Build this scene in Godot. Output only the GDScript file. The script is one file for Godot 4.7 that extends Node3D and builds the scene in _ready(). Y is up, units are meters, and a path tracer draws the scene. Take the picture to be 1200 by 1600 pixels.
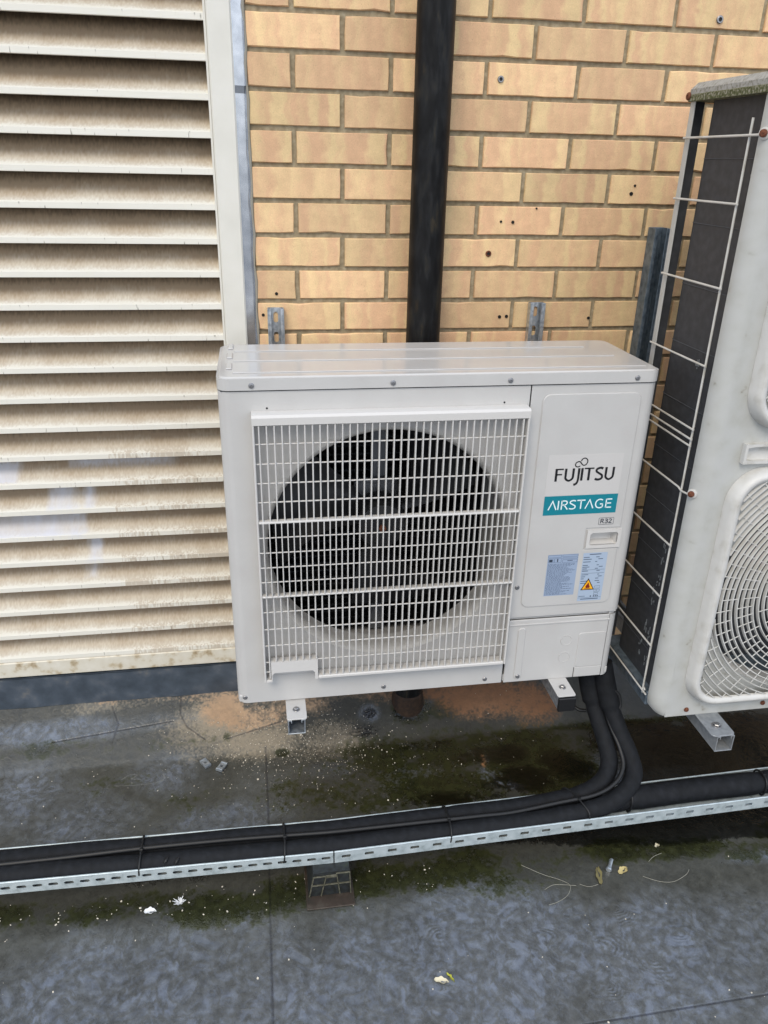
extends Node3D
# A wall-hung outdoor condenser between a louvre bank and an older condenser, above a wet flat roof.

var M := {}
var rng := RandomNumberGenerator.new()

# ------------------------------------------------------------------ mesh builder
class MB:
	var v := PackedVector3Array()
	var n := PackedVector3Array()
	var t := PackedVector2Array()
	var ix := PackedInt32Array()
	var xf := Transform3D()

	func tri(a: Vector3, b: Vector3, c: Vector3, ua := Vector2.ZERO, ub := Vector2.ZERO, uc := Vector2.ZERO) -> void:
		a = xf * a; b = xf * b; c = xf * c
		var nn := (b - a).cross(c - a)
		if nn.length_squared() < 1e-18:
			return
		nn = nn.normalized()
		var k := v.size()
		v.append(a); v.append(b); v.append(c)
		n.append(nn); n.append(nn); n.append(nn)
		t.append(ua); t.append(ub); t.append(uc)
		ix.append(k); ix.append(k + 2); ix.append(k + 1)

	# corners counter-clockwise seen from outside
	func quad(a: Vector3, b: Vector3, c: Vector3, d: Vector3, ua := Vector2.ZERO, ub := Vector2(1, 0), uc := Vector2(1, 1), ud := Vector2(0, 1)) -> void:
		a = xf * a; b = xf * b; c = xf * c; d = xf * d
		var nn := (c - a).cross(d - b)
		if nn.length_squared() < 1e-18:
			return
		nn = nn.normalized()
		var k := v.size()
		v.append(a); v.append(b); v.append(c); v.append(d)
		for i in 4: n.append(nn)
		t.append(ua); t.append(ub); t.append(uc); t.append(ud)
		for i in [0, 2, 1, 0, 3, 2]: ix.append(k + i)

	# chamfered box
	func box(lo: Vector3, hi: Vector3, e := 0.0) -> void:
		e = minf(e, minf(hi.x - lo.x, minf(hi.y - lo.y, hi.z - lo.z)) * 0.45)
		var p := func(i: int, j: int, k: int, ax: int) -> Vector3:
			var q := Vector3(lo.x if i == 0 else hi.x, lo.y if j == 0 else hi.y, lo.z if k == 0 else hi.z)
			var s := Vector3(1 if i == 0 else -1, 1 if j == 0 else -1, 1 if k == 0 else -1) * e
			s[ax] = 0
			return q + s
		for ax in 3:
			var b := (ax + 1) % 3
			var c := (ax + 2) % 3
			for side in 2:
				var q := []
				for uv in [[0, 0], [1, 0], [1, 1], [0, 1]]:
					var id := [0, 0, 0]
					id[ax] = side; id[b] = uv[0]; id[c] = uv[1]
					q.append(p.call(id[0], id[1], id[2], ax))
				if side == 1: quad(q[0], q[1], q[2], q[3])
				else: quad(q[3], q[2], q[1], q[0])
		if e <= 0.0: return
		for ax in 3:
			var b := (ax + 1) % 3
			var c := (ax + 2) % 3
			for sb in 2:
				for sc in 2:
					var i0 := [0, 0, 0]
					i0[ax] = 0; i0[b] = sb; i0[c] = sc
					var i1 := i0.duplicate()
					i1[ax] = 1
					var q0: Vector3 = p.call(i0[0], i0[1], i0[2], b)
					var q1: Vector3 = p.call(i1[0], i1[1], i1[2], b)
					var q2: Vector3 = p.call(i1[0], i1[1], i1[2], c)
					var q3: Vector3 = p.call(i0[0], i0[1], i0[2], c)
					if sb == sc: quad(q0, q1, q2, q3)
					else: quad(q3, q2, q1, q0)
		for i in 2:
			for j in 2:
				for k in 2:
					var a: Vector3 = p.call(i, j, k, 0)
					var b2: Vector3 = p.call(i, j, k, 1)
					var c2: Vector3 = p.call(i, j, k, 2)
					if (i + j + k) % 2 == 1: tri(a, b2, c2)
					else: tri(a, c2, b2)

	# rows of points -> smooth sheet; normal = along(u) x along(v) * flip
	func grid(rows: Array, flip := false, uvs: Array = [], close_u := false) -> void:
		var nr := rows.size()
		var nc: int = rows[0].size()
		var k := v.size()
		for r in nr:
			for c in nc:
				var p: Vector3 = rows[r][c]
				var l: Vector3 = rows[r][(c - 1 + (nc - 1)) % (nc - 1)] if (close_u and c == 0) else rows[r][maxi(c - 1, 0)]
				var h: Vector3 = rows[r][1] if (close_u and c == nc - 1) else rows[r][mini(c + 1, nc - 1)]
				if close_u and c == 0: l = rows[r][nc - 2]
				var d: Vector3 = rows[maxi(r - 1, 0)][c]
				var u: Vector3 = rows[mini(r + 1, nr - 1)][c]
				var nn := (h - l).cross(u - d)
				if flip: nn = -nn
				v.append(xf * p)
				n.append((xf.basis * nn).normalized() if nn.length_squared() > 1e-20 else Vector3.UP)
				t.append(uvs[r][c] if uvs.size() > 0 else Vector2(float(c) / (nc - 1), float(r) / (nr - 1)))
		for r in nr - 1:
			for c in nc - 1:
				var a := k + r * nc + c
				var q := [a, a + 1, a + nc + 1, a + nc]
				if flip: q = [q[3], q[2], q[1], q[0]]
				for i in [0, 2, 1, 0, 3, 2]: ix.append(q[i])

	func tube(pts: Array, rad, sides := 10, caps := true) -> void:
		var rows := []
		var tn: Vector3 = (pts[1] - pts[0]).normalized()
		var up := Vector3.UP if absf(tn.y) < 0.9 else Vector3.RIGHT
		var side := tn.cross(up).normalized()
		for i in pts.size():
			var d: Vector3 = (pts[mini(i + 1, pts.size() - 1)] - pts[maxi(i - 1, 0)]).normalized()
			side = (side - d * side.dot(d)).normalized()
			var nv := d.cross(side)
			var r: float = rad if rad is float else rad[i]
			var ring := []
			for s in sides + 1:
				var a := TAU * s / sides
				ring.append(pts[i] + (side * cos(a) + nv * sin(a)) * r)
			rows.append(ring)
		grid(rows, false, [], true)
		if caps:
			for e in 2:
				var ring: Array = rows[0] if e == 0 else rows[-1]
				var c: Vector3 = pts[0] if e == 0 else pts[-1]
				for s in sides:
					if e == 0: tri(c, ring[s + 1], ring[s])
					else: tri(c, ring[s], ring[s + 1])

	# profile: [Vector2(radius, height)], turned about the line o + ax * height
	func lathe(prof: Array, o: Vector3, ax: Vector3, seg := 24) -> void:
		var s := ax.cross(Vector3.UP if absf(ax.y) < 0.9 else Vector3.RIGHT).normalized()
		var w := ax.cross(s)
		var rows := []
		for q in prof:
			var ring := []
			for i in seg + 1:
				var a := TAU * i / seg
				ring.append(o + ax * q.y + (s * cos(a) + w * sin(a)) * q.x)
			rows.append(ring)
		for r in rows.size() - 1: # each band hard-edged along the profile, smooth around
			grid([rows[r], rows[r + 1]], false, [], true)

	# polygon (counter-clockwise in u, v) pushed from w0 to w1 along uxv, with a chamfer at w1
	func prism(poly: PackedVector2Array, o: Vector3, u: Vector3, w: Vector3, w0: float, w1: float, bev := 0.0) -> void:
		if not Geometry2D.is_polygon_clockwise(poly): pass
		else:
			poly = poly.duplicate()
			poly.reverse()
		var nn := u.cross(w)
		var top := poly
		if bev > 0.0:
			var off := Geometry2D.offset_polygon(poly, -bev, Geometry2D.JOIN_MITER)
			if off.size() == 1 and off[0].size() == poly.size():
				# match start points
				var best := 0
				var bd := 1e9
				for i in off[0].size():
					var dd := off[0][i].distance_to(poly[0])
					if dd < bd:
						bd = dd; best = i
				top = PackedVector2Array()
				for i in poly.size(): top.append(off[0][(best + i) % poly.size()])
			else: bev = 0.0
		var P := func(q: Vector2, h: float) -> Vector3: return o + u * q.x + w * q.y + nn * h
		var m := poly.size()
		for i in m:
			var a := poly[i]
			var b := poly[(i + 1) % m]
			quad(P.call(a, w0), P.call(b, w0), P.call(b, w1 - bev), P.call(a, w1 - bev))
			if bev > 0.0:
				quad(P.call(a, w1 - bev), P.call(b, w1 - bev), P.call(top[(i + 1) % m], w1), P.call(top[i], w1))
		var id := Geometry2D.triangulate_polygon(top)
		for i in range(0, id.size(), 3):
			var a := top[id[i]]
			var b := top[id[i + 1]]
			var c := top[id[i + 2]]
			if (b - a).cross(c - a) < 0.0:
				var z := b
				b = c; c = z
			tri(P.call(a, w1), P.call(b, w1), P.call(c, w1), a, b, c)
			tri(P.call(a, w0), P.call(c, w0), P.call(b, w0), a, c, b)

	# flat plate x0..x1, y0..y1 in (u, w) with one rounded hole, thickness th behind the face
	func holed(o: Vector3, u: Vector3, w: Vector3, r: Rect2, hc: Vector2, hh: Vector2, hr: float, th: float, seg := 24) -> void:
		var nn := u.cross(w)
		var ang := []
		for i in seg: ang.append(TAU * i / seg)
		for c in [r.position, r.end, Vector2(r.position.x, r.end.y), Vector2(r.end.x, r.position.y)]:
			ang.append(fposmod((c - hc).angle(), TAU))
		ang.sort()
		var inn := []
		var out := []
		for a in ang:
			var d := Vector2(cos(a), sin(a))
			var lo := 0.0
			var hi := hh.length() * 1.5
			for k in 24:
				var mid := (lo + hi) * 0.5
				var q := (d * mid).abs() - hh + Vector2(hr, hr)
				var sd := Vector2(maxf(q.x, 0), maxf(q.y, 0)).length() + minf(maxf(q.x, q.y), 0.0) - hr
				if sd < 0.0: lo = mid
				else: hi = mid
			inn.append(hc + d * lo)
			var far := 1e9
			if d.x > 1e-9: far = minf(far, (r.end.x - hc.x) / d.x)
			if d.x < -1e-9: far = minf(far, (r.position.x - hc.x) / d.x)
			if d.y > 1e-9: far = minf(far, (r.end.y - hc.y) / d.y)
			if d.y < -1e-9: far = minf(far, (r.position.y - hc.y) / d.y)
			out.append(hc + d * far)
		var P := func(q: Vector2, h: float) -> Vector3: return o + u * q.x + w * q.y + nn * h
		var m := ang.size()
		for i in m:
			var j := (i + 1) % m
			if out[i].distance_to(out[j]) < 1e-7 and inn[i].distance_to(inn[j]) < 1e-7: continue
			quad(P.call(inn[i], 0.0), P.call(out[i], 0.0), P.call(out[j], 0.0), P.call(inn[j], 0.0))
			if th > 0.0:
				quad(P.call(inn[j], -th), P.call(out[j], -th), P.call(out[i], -th), P.call(inn[i], -th))
				quad(P.call(inn[i], -th), P.call(inn[i], 0.0), P.call(inn[j], 0.0), P.call(inn[j], -th))
				quad(P.call(out[i], 0.0), P.call(out[i], -th), P.call(out[j], -th), P.call(out[j], 0.0))

	# flat lettering stroke on the plane o + u x + w y
	func ribbon(pts: Array, width: float, o: Vector3, u: Vector3, w: Vector3, end_width := -1.0) -> void:
		var m := pts.size()
		var L := []
		var R := []
		for i in m:
			var d0: Vector2 = (pts[i] - pts[maxi(i - 1, 0)])
			var d1: Vector2 = (pts[mini(i + 1, m - 1)] - pts[i])
			if i == 0: d0 = d1
			if i == m - 1: d1 = d0
			d0 = d0.normalized(); d1 = d1.normalized()
			var tt := (d0 + d1).normalized()
			var per := Vector2(-tt.y, tt.x)
			var k := clampf(1.0 / maxf(0.4, per.dot(Vector2(-d0.y, d0.x))), 1.0, 2.0)
			var ww := width if end_width < 0.0 else lerpf(width, end_width, absf(2.0 * i / (m - 1) - 1.0))
			L.append(pts[i] + per * ww * 0.5 * k)
			R.append(pts[i] - per * ww * 0.5 * k)
		for i in m - 1:
			quad(o + u * R[i].x + w * R[i].y, o + u * R[i + 1].x + w * R[i + 1].y, o + u * L[i + 1].x + w * L[i + 1].y, o + u * L[i].x + w * L[i].y)

	func mesh() -> ArrayMesh:
		var a := []
		a.resize(Mesh.ARRAY_MAX)
		a[Mesh.ARRAY_VERTEX] = v
		a[Mesh.ARRAY_NORMAL] = n
		a[Mesh.ARRAY_TEX_UV] = t
		a[Mesh.ARRAY_INDEX] = ix
		var m := ArrayMesh.new()
		m.add_surface_from_arrays(Mesh.PRIMITIVE_TRIANGLES, a)
		return m

# ------------------------------------------------------------------ scene helpers
func part(called: String, mb: MB, mat: Material, parent: Node) -> MeshInstance3D:
	return put(called, mb.mesh(), mat, parent)

func put(called: String, mesh: Mesh, mat: Material, parent: Node) -> MeshInstance3D:
	var o := MeshInstance3D.new()
	o.name = called
	o.mesh = mesh
	o.material_override = mat
	o.cast_shadow = GeometryInstance3D.SHADOW_CASTING_SETTING_ON
	parent.add_child(o, true)
	return o

var taken := {}
func numbered(called: String) -> String:
	var k: int = taken.get(called, 0)
	taken[called] = k + 1
	return called if k == 0 else "%s_%03d" % [called, k]

func tag(o: Node, label: String, category: String, group := "") -> Node:
	o.set_meta("label", label)
	o.set_meta("category", category)
	if group != "": o.set_meta("group", group)
	return o

func thing(called: String, label: String, category: String, at := Vector3.ZERO, group := "") -> Node3D:
	var o := Node3D.new()
	o.name = numbered(called)
	add_child(o)
	o.position = at
	tag(o, label, category, group)
	return o

func single(called: String, mb: MB, mat: Material, label: String, category: String, group := "") -> MeshInstance3D:
	var o := part(numbered(called), mb, mat, self)
	tag(o, label, category, group)
	return o

func srgb(r: int, g: int, b: int) -> Color:
	return Color(r / 255.0, g / 255.0, b / 255.0)

func mat(col: Color, rough := 0.6, metal := 0.0) -> StandardMaterial3D:
	var m := StandardMaterial3D.new()
	m.albedo_color = col
	m.roughness = rough
	m.metallic = metal
	return m

func noise(freq: float, kind := FastNoiseLite.TYPE_SIMPLEX_SMOOTH, sd := 1, oct := 4) -> FastNoiseLite:
	var f := FastNoiseLite.new()
	f.noise_type = kind
	f.frequency = freq
	f.seed = sd
	f.fractal_octaves = oct
	f.fractal_type = FastNoiseLite.FRACTAL_FBM
	return f

func bytes(f: FastNoiseLite, w: int, h: int) -> PackedByteArray:
	return f.get_image(w, h).get_data()

# tiling blotch texture between colours of a ramp
func blotch(size: int, freq: float, sd: int, stops: Array, cols: Array, oct := 5) -> ImageTexture:
	var f := noise(freq, FastNoiseLite.TYPE_SIMPLEX_SMOOTH, sd, oct)
	var d := f.get_seamless_image(size, size).get_data()
	var g := Gradient.new()
	g.offsets = PackedFloat32Array(stops)
	g.colors = PackedColorArray(cols)
	var lut := []
	for i in 256: lut.append(g.sample(i / 255.0))
	var out := PackedByteArray()
	out.resize(size * size * 3)
	for i in size * size:
		var c: Color = lut[d[i]]
		out[i * 3] = int(c.r * 255); out[i * 3 + 1] = int(c.g * 255); out[i * 3 + 2] = int(c.b * 255)
	return ImageTexture.create_from_image(Image.create_from_data(size, size, false, Image.FORMAT_RGB8, out))

func grain_normal(size: int, freq: float, sd: int, strength: float, oct := 4) -> ImageTexture:
	var im := noise(freq, FastNoiseLite.TYPE_SIMPLEX_SMOOTH, sd, oct).get_seamless_image(size, size)
	im.bump_map_to_normal_map(strength)
	return ImageTexture.create_from_image(im)

func tri_mat(tex: Texture2D, scale: float, rough: float, metal := 0.0, nrm: Texture2D = null, nscale := 1.0) -> StandardMaterial3D:
	var m := mat(Color.WHITE, rough, metal)
	m.albedo_texture = tex
	m.uv1_triplanar = true
	m.uv1_world_triplanar = true
	m.uv1_scale = Vector3.ONE * scale
	if nrm:
		m.normal_enabled = true
		m.normal_texture = nrm
		m.normal_scale = nscale
	return m

func rrect(x0: float, y0: float, x1: float, y1: float, r: float, seg := 5) -> PackedVector2Array:
	var p := PackedVector2Array()
	for c in [[x1 - r, y0 + r, -PI / 2], [x1 - r, y1 - r, 0.0], [x0 + r, y1 - r, PI / 2], [x0 + r, y0 + r, PI]]:
		for k in seg + 1:
			var a: float = c[2] + PI / 2 * k / seg
			p.append(Vector2(c[0] + cos(a) * r, c[1] + sin(a) * r))
	return p

func smooth(pts: Array, sub := 6) -> Array:
	var out := []
	for i in pts.size() - 1:
		var a = pts[maxi(i - 1, 0)]
		var b = pts[i]
		var c = pts[i + 1]
		var d = pts[mini(i + 2, pts.size() - 1)]
		for k in sub:
			out.append(b.cubic_interpolate(c, a, d, float(k) / sub))
	out.append(pts[-1])
	return out

func arc(cx: float, cy: float, r: float, a0: float, a1: float, k: int) -> Array:
	var o := []
	for i in k + 1:
		var a := lerpf(a0, a1, float(i) / k)
		o.append(Vector2(cx + cos(a) * r, cy + sin(a) * r))
	return o

# ------------------------------------------------------------------ start
func _ready() -> void:
	rng.seed = 20
	setup_view()
	make_materials()
	build_roof()
	build_wall()
	build_louvre()
	build_wall_metal()
	build_downpipe()
	build_struts_and_rails()
	build_new_condenser()
	build_old_condenser()
	build_tray()
	build_pipes()
	build_litter()

func setup_view() -> void:
	var cam := Camera3D.new()
	cam.name = "camera"
	add_child(cam)
	cam.position = Vector3(-0.21989, 1.60454, 2.00856)
	cam.rotation = Vector3(-0.42532, -0.16728, 0.02359)
	cam.fov = 66.79
	cam.near = 0.02
	cam.far = 200.0
	cam.current = true
	var env := Environment.new()
	var sky := Sky.new()
	var sm := ProceduralSkyMaterial.new()
	sm.sky_top_color = Color(0.64, 0.69, 0.77)
	sm.sky_horizon_color = Color(0.81, 0.82, 0.83)
	sm.sky_curve = 0.25
	sm.ground_bottom_color = Color(0.22, 0.21, 0.20)
	sm.ground_horizon_color = Color(0.45, 0.45, 0.45)
	sm.sky_energy_multiplier = 1.0
	sky.sky_material = sm
	env.background_mode = Environment.BG_SKY
	env.sky = sky
	env.background_energy_multiplier = 1.0
	env.tonemap_mode = Environment.TONE_MAPPER_LINEAR
	env.tonemap_exposure = 2.75
	env.sdfgi_enabled = true
	env.ssao_enabled = true
	env.ssil_enabled = true
	var we := WorldEnvironment.new()
	we.environment = env
	add_child(we)
	var sun := DirectionalLight3D.new()
	sun.name = "sun"
	sun.light_color = Color(1.0, 0.96, 0.90)
	sun.light_energy = 0.22
	sun.light_angular_distance = 25.0
	sun.shadow_enabled = true
	add_child(sun)
	sun.look_at_from_position(Vector3(-1.2, 3.0, 2.4), Vector3.ZERO)

func make_materials() -> void:
	var white_tex := blotch(256, 0.02, 3, [0.0, 0.5, 1.0], [srgb(187, 185, 183), srgb(191, 190, 188), srgb(195, 194, 192)])
	M.white = tri_mat(white_tex, 1.3, 0.42)
	M.lid = tri_mat(white_tex, 1.3, 0.16)
	M.guard = mat(srgb(202, 200, 197), 0.45)
	var old_tex := blotch(512, 0.02, 11, [0.0, 0.06, 0.13, 0.35, 0.6, 1.0], [srgb(120, 116, 102), srgb(162, 160, 153), srgb(176, 176, 171), srgb(180, 181, 177), srgb(183, 184, 181), srgb(186, 187, 185)])
	M.old_white = tri_mat(old_tex, 1.6, 0.5, 0.0, grain_normal(256, 0.03, 5, 1.0), 0.12)
	M.old_lid = tri_mat(blotch(512, 0.05, 12, [0.0, 0.25, 0.4, 0.6, 1.0], [srgb(104, 104, 88), srgb(132, 130, 120), srgb(150, 149, 143), srgb(160, 159, 155), srgb(176, 175, 171)]), 4.0, 0.8)
	M.moss_rim = tri_mat(blotch(512, 0.06, 14, [0.0, 0.4, 0.55, 0.7, 1.0], [srgb(54, 58, 34), srgb(82, 86, 54), srgb(106, 106, 80), srgb(136, 134, 118), srgb(164, 162, 152)]), 4.0, 0.9)
	M.old_guard = tri_mat(blotch(256, 0.03, 13, [0.0, 0.3, 0.5, 1.0], [srgb(164, 161, 150), srgb(190, 188, 182), srgb(200, 199, 195), srgb(206, 205, 202)]), 2.5, 0.45)
	M.dark = mat(srgb(30, 32, 35), 0.7)
	M.black = mat(srgb(14, 14, 16), 0.5)
	M.void = mat(srgb(26, 24, 22), 0.9)
	M.fan = mat(srgb(26, 27, 30), 0.45)
	M.bell = mat(srgb(196, 194, 190), 0.5)
	M.inner = mat(srgb(118, 121, 126), 0.5, 0.3)
	var coil_tex := blotch(256, 0.05, 7, [0.0, 0.5, 1.0], [srgb(50, 52, 55), srgb(57, 59, 63), srgb(66, 68, 72)])
	M.coil = tri_mat(coil_tex, 3.0, 0.62)
	M.coil_in = mat(srgb(52, 55, 60), 0.5)
	var galv := blotch(256, 0.04, 17, [0.0, 0.45, 0.55, 1.0], [srgb(150, 160, 170), srgb(176, 184, 192), srgb(190, 197, 204), srgb(206, 212, 217)])
	M.galv = tri_mat(galv, 6.0, 0.34, 0.75)
	M.galv_old = tri_mat(blotch(256, 0.03, 18, [0.0, 0.5, 1.0], [srgb(84, 98, 110), srgb(112, 126, 138), srgb(136, 148, 158)]), 5.0, 0.48, 0.55)
	M.rail_old = tri_mat(blotch(256, 0.03, 28, [0.0, 0.4, 0.6, 1.0], [srgb(132, 136, 140), srgb(143, 147, 151), srgb(149, 153, 157), srgb(158, 162, 166)]), 6.0, 0.5, 0.35)
	M.tray = tri_mat(blotch(256, 0.03, 19, [0.0, 0.25, 0.5, 1.0], [srgb(150, 162, 162), srgb(176, 188, 192), srgb(190, 202, 206), srgb(204, 214, 218)]), 4.0, 0.42, 0.35)
	M.bare_metal = tri_mat(blotch(256, 0.02, 21, [0.0, 0.5, 1.0], [srgb(166, 170, 176), srgb(184, 188, 194), srgb(204, 207, 212)]), 5.0, 0.24, 0.85)
	M.screw = mat(srgb(150, 150, 152), 0.35, 0.8)
	M.rust = tri_mat(blotch(128, 0.06, 22, [0.0, 0.5, 1.0], [srgb(62, 34, 24), srgb(104, 58, 38), srgb(136, 84, 56)]), 30.0, 0.85)
	M.foam = tri_mat(blotch(256, 0.03, 23, [0.0, 0.35, 0.6, 1.0], [srgb(21, 22, 25), srgb(25, 27, 30), srgb(28, 30, 34), srgb(37, 39, 43)]), 5.0, 0.7, 0.0, grain_normal(256, 0.06, 24, 1.0), 0.25)
	M.foam.metallic_specular = 0.3
	M.cable = mat(srgb(18, 19, 21), 0.5)
	M.rubber = tri_mat(blotch(128, 0.05, 25, [0.0, 0.4, 0.6, 1.0], [srgb(22, 24, 20), srgb(30, 33, 33), srgb(36, 40, 44), srgb(48, 54, 42)]), 8.0, 0.5)
	M.rubber_lit_edge = tri_mat(blotch(128, 0.05, 26, [0.0, 0.5, 1.0], [srgb(60, 60, 44), srgb(84, 82, 68), srgb(112, 110, 98)]), 12.0, 0.7)  # paler rubber: light on the rib edges put into the colour
	M.pad = tri_mat(blotch(128, 0.03, 27, [0.0, 0.5, 1.0], [srgb(40, 36, 28), srgb(56, 46, 38), srgb(74, 68, 60)]), 6.0, 0.6)

# ------------------------------------------------------------------ roof
const RX0 := -1.5
const RW := 3.4
const RS := 1.6
const CANT := 0.2147

func roof_point(x: float, s: float) -> Vector3:
	if s <= CANT: return Vector3(x, 0.1 * (1.0 - s / CANT), 0.19 * s / CANT)
	return Vector3(x, 0.0, 0.19 + s - CANT)

func splat(a: PackedFloat32Array, w: int, h: int, x: float, s: float, rx: float, rs: float, amt: float) -> void:
	var kx := w / RW
	var ks := h / RS
	var x0 := maxi(0, int((x - rx - RX0) * kx))
	var x1 := mini(w - 1, int((x + rx - RX0) * kx))
	var y0 := maxi(0, int((s - rs) * ks))
	var y1 := mini(h - 1, int((s + rs) * ks))
	for j in range(y0, y1 + 1):
		var dv := (j / ks - s) / rs
		dv *= dv
		for i in range(x0, x1 + 1):
			var du := (i / kx + RX0 - x) / rx
			var q := 1.0 - du * du - dv
			if q > 0.0:
				var k := j * w + i
				a[k] = maxf(a[k], q * amt)

func build_roof() -> void:
	var w := 2048
	var h := 964
	var zero := PackedFloat32Array()
	zero.resize(w * h)
	zero.fill(0.0)
	var moss := zero.duplicate()
	var wet := zero.duplicate()
	var orange := zero.duplicate()
	var pale := zero.duplicate()
	var film := zero.duplicate()
	# dried brick dust from drilling, under the new condenser
	for d in [[-0.36, 0.05, 0.10, 0.075, 1.0], [-0.27, 0.09, 0.13, 0.06, 0.9], [-0.13, 0.06, 0.15, 0.07, 0.75], [0.45, 0.10, 0.19, 0.09, 1.25], [0.58, 0.12, 0.12, 0.10, 1.0], [0.33, 0.06, 0.12, 0.05, 0.8], [0.10, 0.03, 0.2, 0.04, 0.5], [-0.15, 0.035, 0.3, 0.05, 0.8], [0.2, 0.05, 0.2, 0.05, 0.7], [-0.47, 0.01, 0.14, 0.025, 0.7], [-0.60, 0.005, 0.16, 0.018, 0.5], [0.385, 0.315, 0.012, 0.035, 0.9], [0.377, 0.34, 0.010, 0.02, 0.8]]:
		splat(orange, w, h, d[0], d[1], d[2], d[3], d[4])
	for d in [[-0.42, 0.10, 0.20, 0.12, 0.8], [-0.25, 0.17, 0.22, 0.09, 0.9], [-0.06, 0.19, 0.17, 0.10, 0.8], [-0.62, 0.02, 0.34, 0.03, 0.5], [0.02, 0.25, 0.14, 0.09, 0.4], [-0.40, 0.19, 0.14, 0.07, 0.5]]:
		splat(pale, w, h, d[0], d[1], d[2], d[3], d[4])
	# moss and algae
	for d in [[0.205, 0.115, 0.085, 0.07, 1.7], [0.30, 0.13, 0.09, 0.06, 1.0], [-0.203, 0.218, 0.028, 0.022, 1.6], [0.02, 0.13, 0.05, 0.04, 0.6], [0.10, 0.30, 0.28, 0.16, 0.95], [0.32, 0.27, 0.32, 0.14, 1.25], [0.52, 0.33, 0.26, 0.19, 1.35], [0.28, 0.42, 0.30, 0.13, 1.15], [0.56, 0.47, 0.18, 0.12, 1.3], [-0.02, 0.40, 0.28, 0.13, 0.75], [0.85, 0.22, 0.34, 0.03, 1.2], [0.72, 0.3, 0.12, 0.1, 0.8],
		[-0.90, 0.665, 0.28, 0.05, 1.1], [-0.62, 0.685, 0.30, 0.055, 1.1], [-0.36, 0.715, 0.24, 0.07, 1.0], [-0.16, 0.70, 0.24, 0.075, 1.15], [0.05, 0.69, 0.22, 0.08, 1.05], [0.24, 0.68, 0.24, 0.075, 0.95], [0.40, 0.72, 0.20, 0.09, 0.85], [0.62, 0.69, 0.2, 0.055, 1.1], [0.80, 0.71, 0.18, 0.05, 1.1], [0.99, 0.745, 0.12, 0.05, 0.95], [1.15, 0.72, 0.2, 0.08, 0.9], [-0.66, 0.30, 0.16, 0.10, 0.5], [-0.45, 0.36, 0.12, 0.08, 0.45], [-0.55, 0.15, 0.3, 0.03, 0.45], [-0.9, 0.14, 0.3, 0.04, 0.7], [-1.2, 0.68, 0.3, 0.06, 1.1]]:
		splat(moss, w, h, d[0], d[1], d[2], d[3], d[4])
	# standing water and soaked algae
	for d in [[0.90, 0.30, 0.22, 0.10, 1.3], [1.06, 0.40, 0.34, 0.18, 1.4], [1.26, 0.34, 0.3, 0.14, 1.4], [1.0, 0.52, 0.36, 0.12, 1.3], [0.80, 0.30, 0.08, 0.08, 1.0], [0.62, 0.62, 0.26, 0.055, 1.2], [0.84, 0.645, 0.26, 0.06, 1.3], [1.08, 0.63, 0.26, 0.085, 1.4], [1.35, 0.62, 0.3, 0.1, 1.3], [0.42, 0.60, 0.2, 0.045, 0.9], [0.19, 0.115, 0.06, 0.045, 1.0], [0.40, 0.30, 0.16, 0.06, 0.85], [0.47, 0.42, 0.18, 0.07, 0.95], [0.26, 0.24, 0.14, 0.04, 0.7], [0.62, 0.36, 0.1, 0.1, 0.8], [0.3, 0.46, 0.25, 0.04, 0.7], [0.0, 0.58, 0.5, 0.06, 0.8], [-0.5, 0.58, 0.5, 0.07, 0.6], [0.05, 0.165, 0.07, 0.035, 0.7], [0.07, 0.115, 0.03, 0.025, 1.0], [0.02, 0.12, 0.02, 0.02, 0.8]]:
		splat(wet, w, h, d[0], d[1], d[2], d[3], d[4])
	# bluish film, with the wet sheen painted in as paler colour
	for d in [[-0.60, 0.95, 0.5, 0.28, 0.85], [-0.1, 0.98, 0.42, 0.26, 0.75], [0.22, 0.93, 0.40, 0.24, 1.0], [0.60, 1.0, 0.42, 0.24, 0.8], [-0.95, 0.30, 0.25, 0.16, 0.65], [-0.74, 0.40, 0.20, 0.14, 0.65], [-0.52, 0.27, 0.16, 0.10, 0.55], [-0.35, 0.45, 0.25, 0.08, 0.5], [-0.9, 0.09, 0.4, 0.05, 0.9], [-0.55, 0.08, 0.2, 0.04, 0.55], [0.07, 0.115, 0.05, 0.04, 0.9], [0.40, 0.385, 0.065, 0.05, 1.3], [0.43, 0.425, 0.045, 0.03, 1.1], [0.75, 0.40, 0.06, 0.10, 0.75], [0.93, 0.45, 0.16, 0.04, 0.5], [0.15, 0.36, 0.12, 0.06, 0.5], [-0.05, 0.30, 0.1, 0.05, 0.45], [0.9, 1.1, 0.5, 0.3, 0.6], [0.0, 1.35, 1.5, 0.3, 0.7], [1.05, 0.76, 0.18, 0.03, 0.7], [-0.32, 0.76, 0.03, 0.05, 0.9]]:
		splat(film, w, h, d[0], d[1], d[2], d[3], d[4])
	var n1 := bytes(noise(0.006, FastNoiseLite.TYPE_SIMPLEX_SMOOTH, 31, 5), w, h)
	var n2 := bytes(noise(0.05, FastNoiseLite.TYPE_SIMPLEX_SMOOTH, 32, 4), w, h)
	var warp := noise(0.036, FastNoiseLite.TYPE_SIMPLEX_SMOOTH, 33, 4)
	warp.fractal_type = FastNoiseLite.FRACTAL_RIDGED
	warp.domain_warp_enabled = true
	warp.domain_warp_amplitude = 60.0
	warp.domain_warp_frequency = 0.011
	warp.domain_warp_fractal_octaves = 3
	var n3 := bytes(warp, w, h)
	var n4 := bytes(noise(0.35, FastNoiseLite.TYPE_VALUE, 34, 2), w, h)
	# relief: swirls, drip rings, lap seams
	var hgt := PackedByteArray()
	hgt.resize(w * h)
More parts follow.
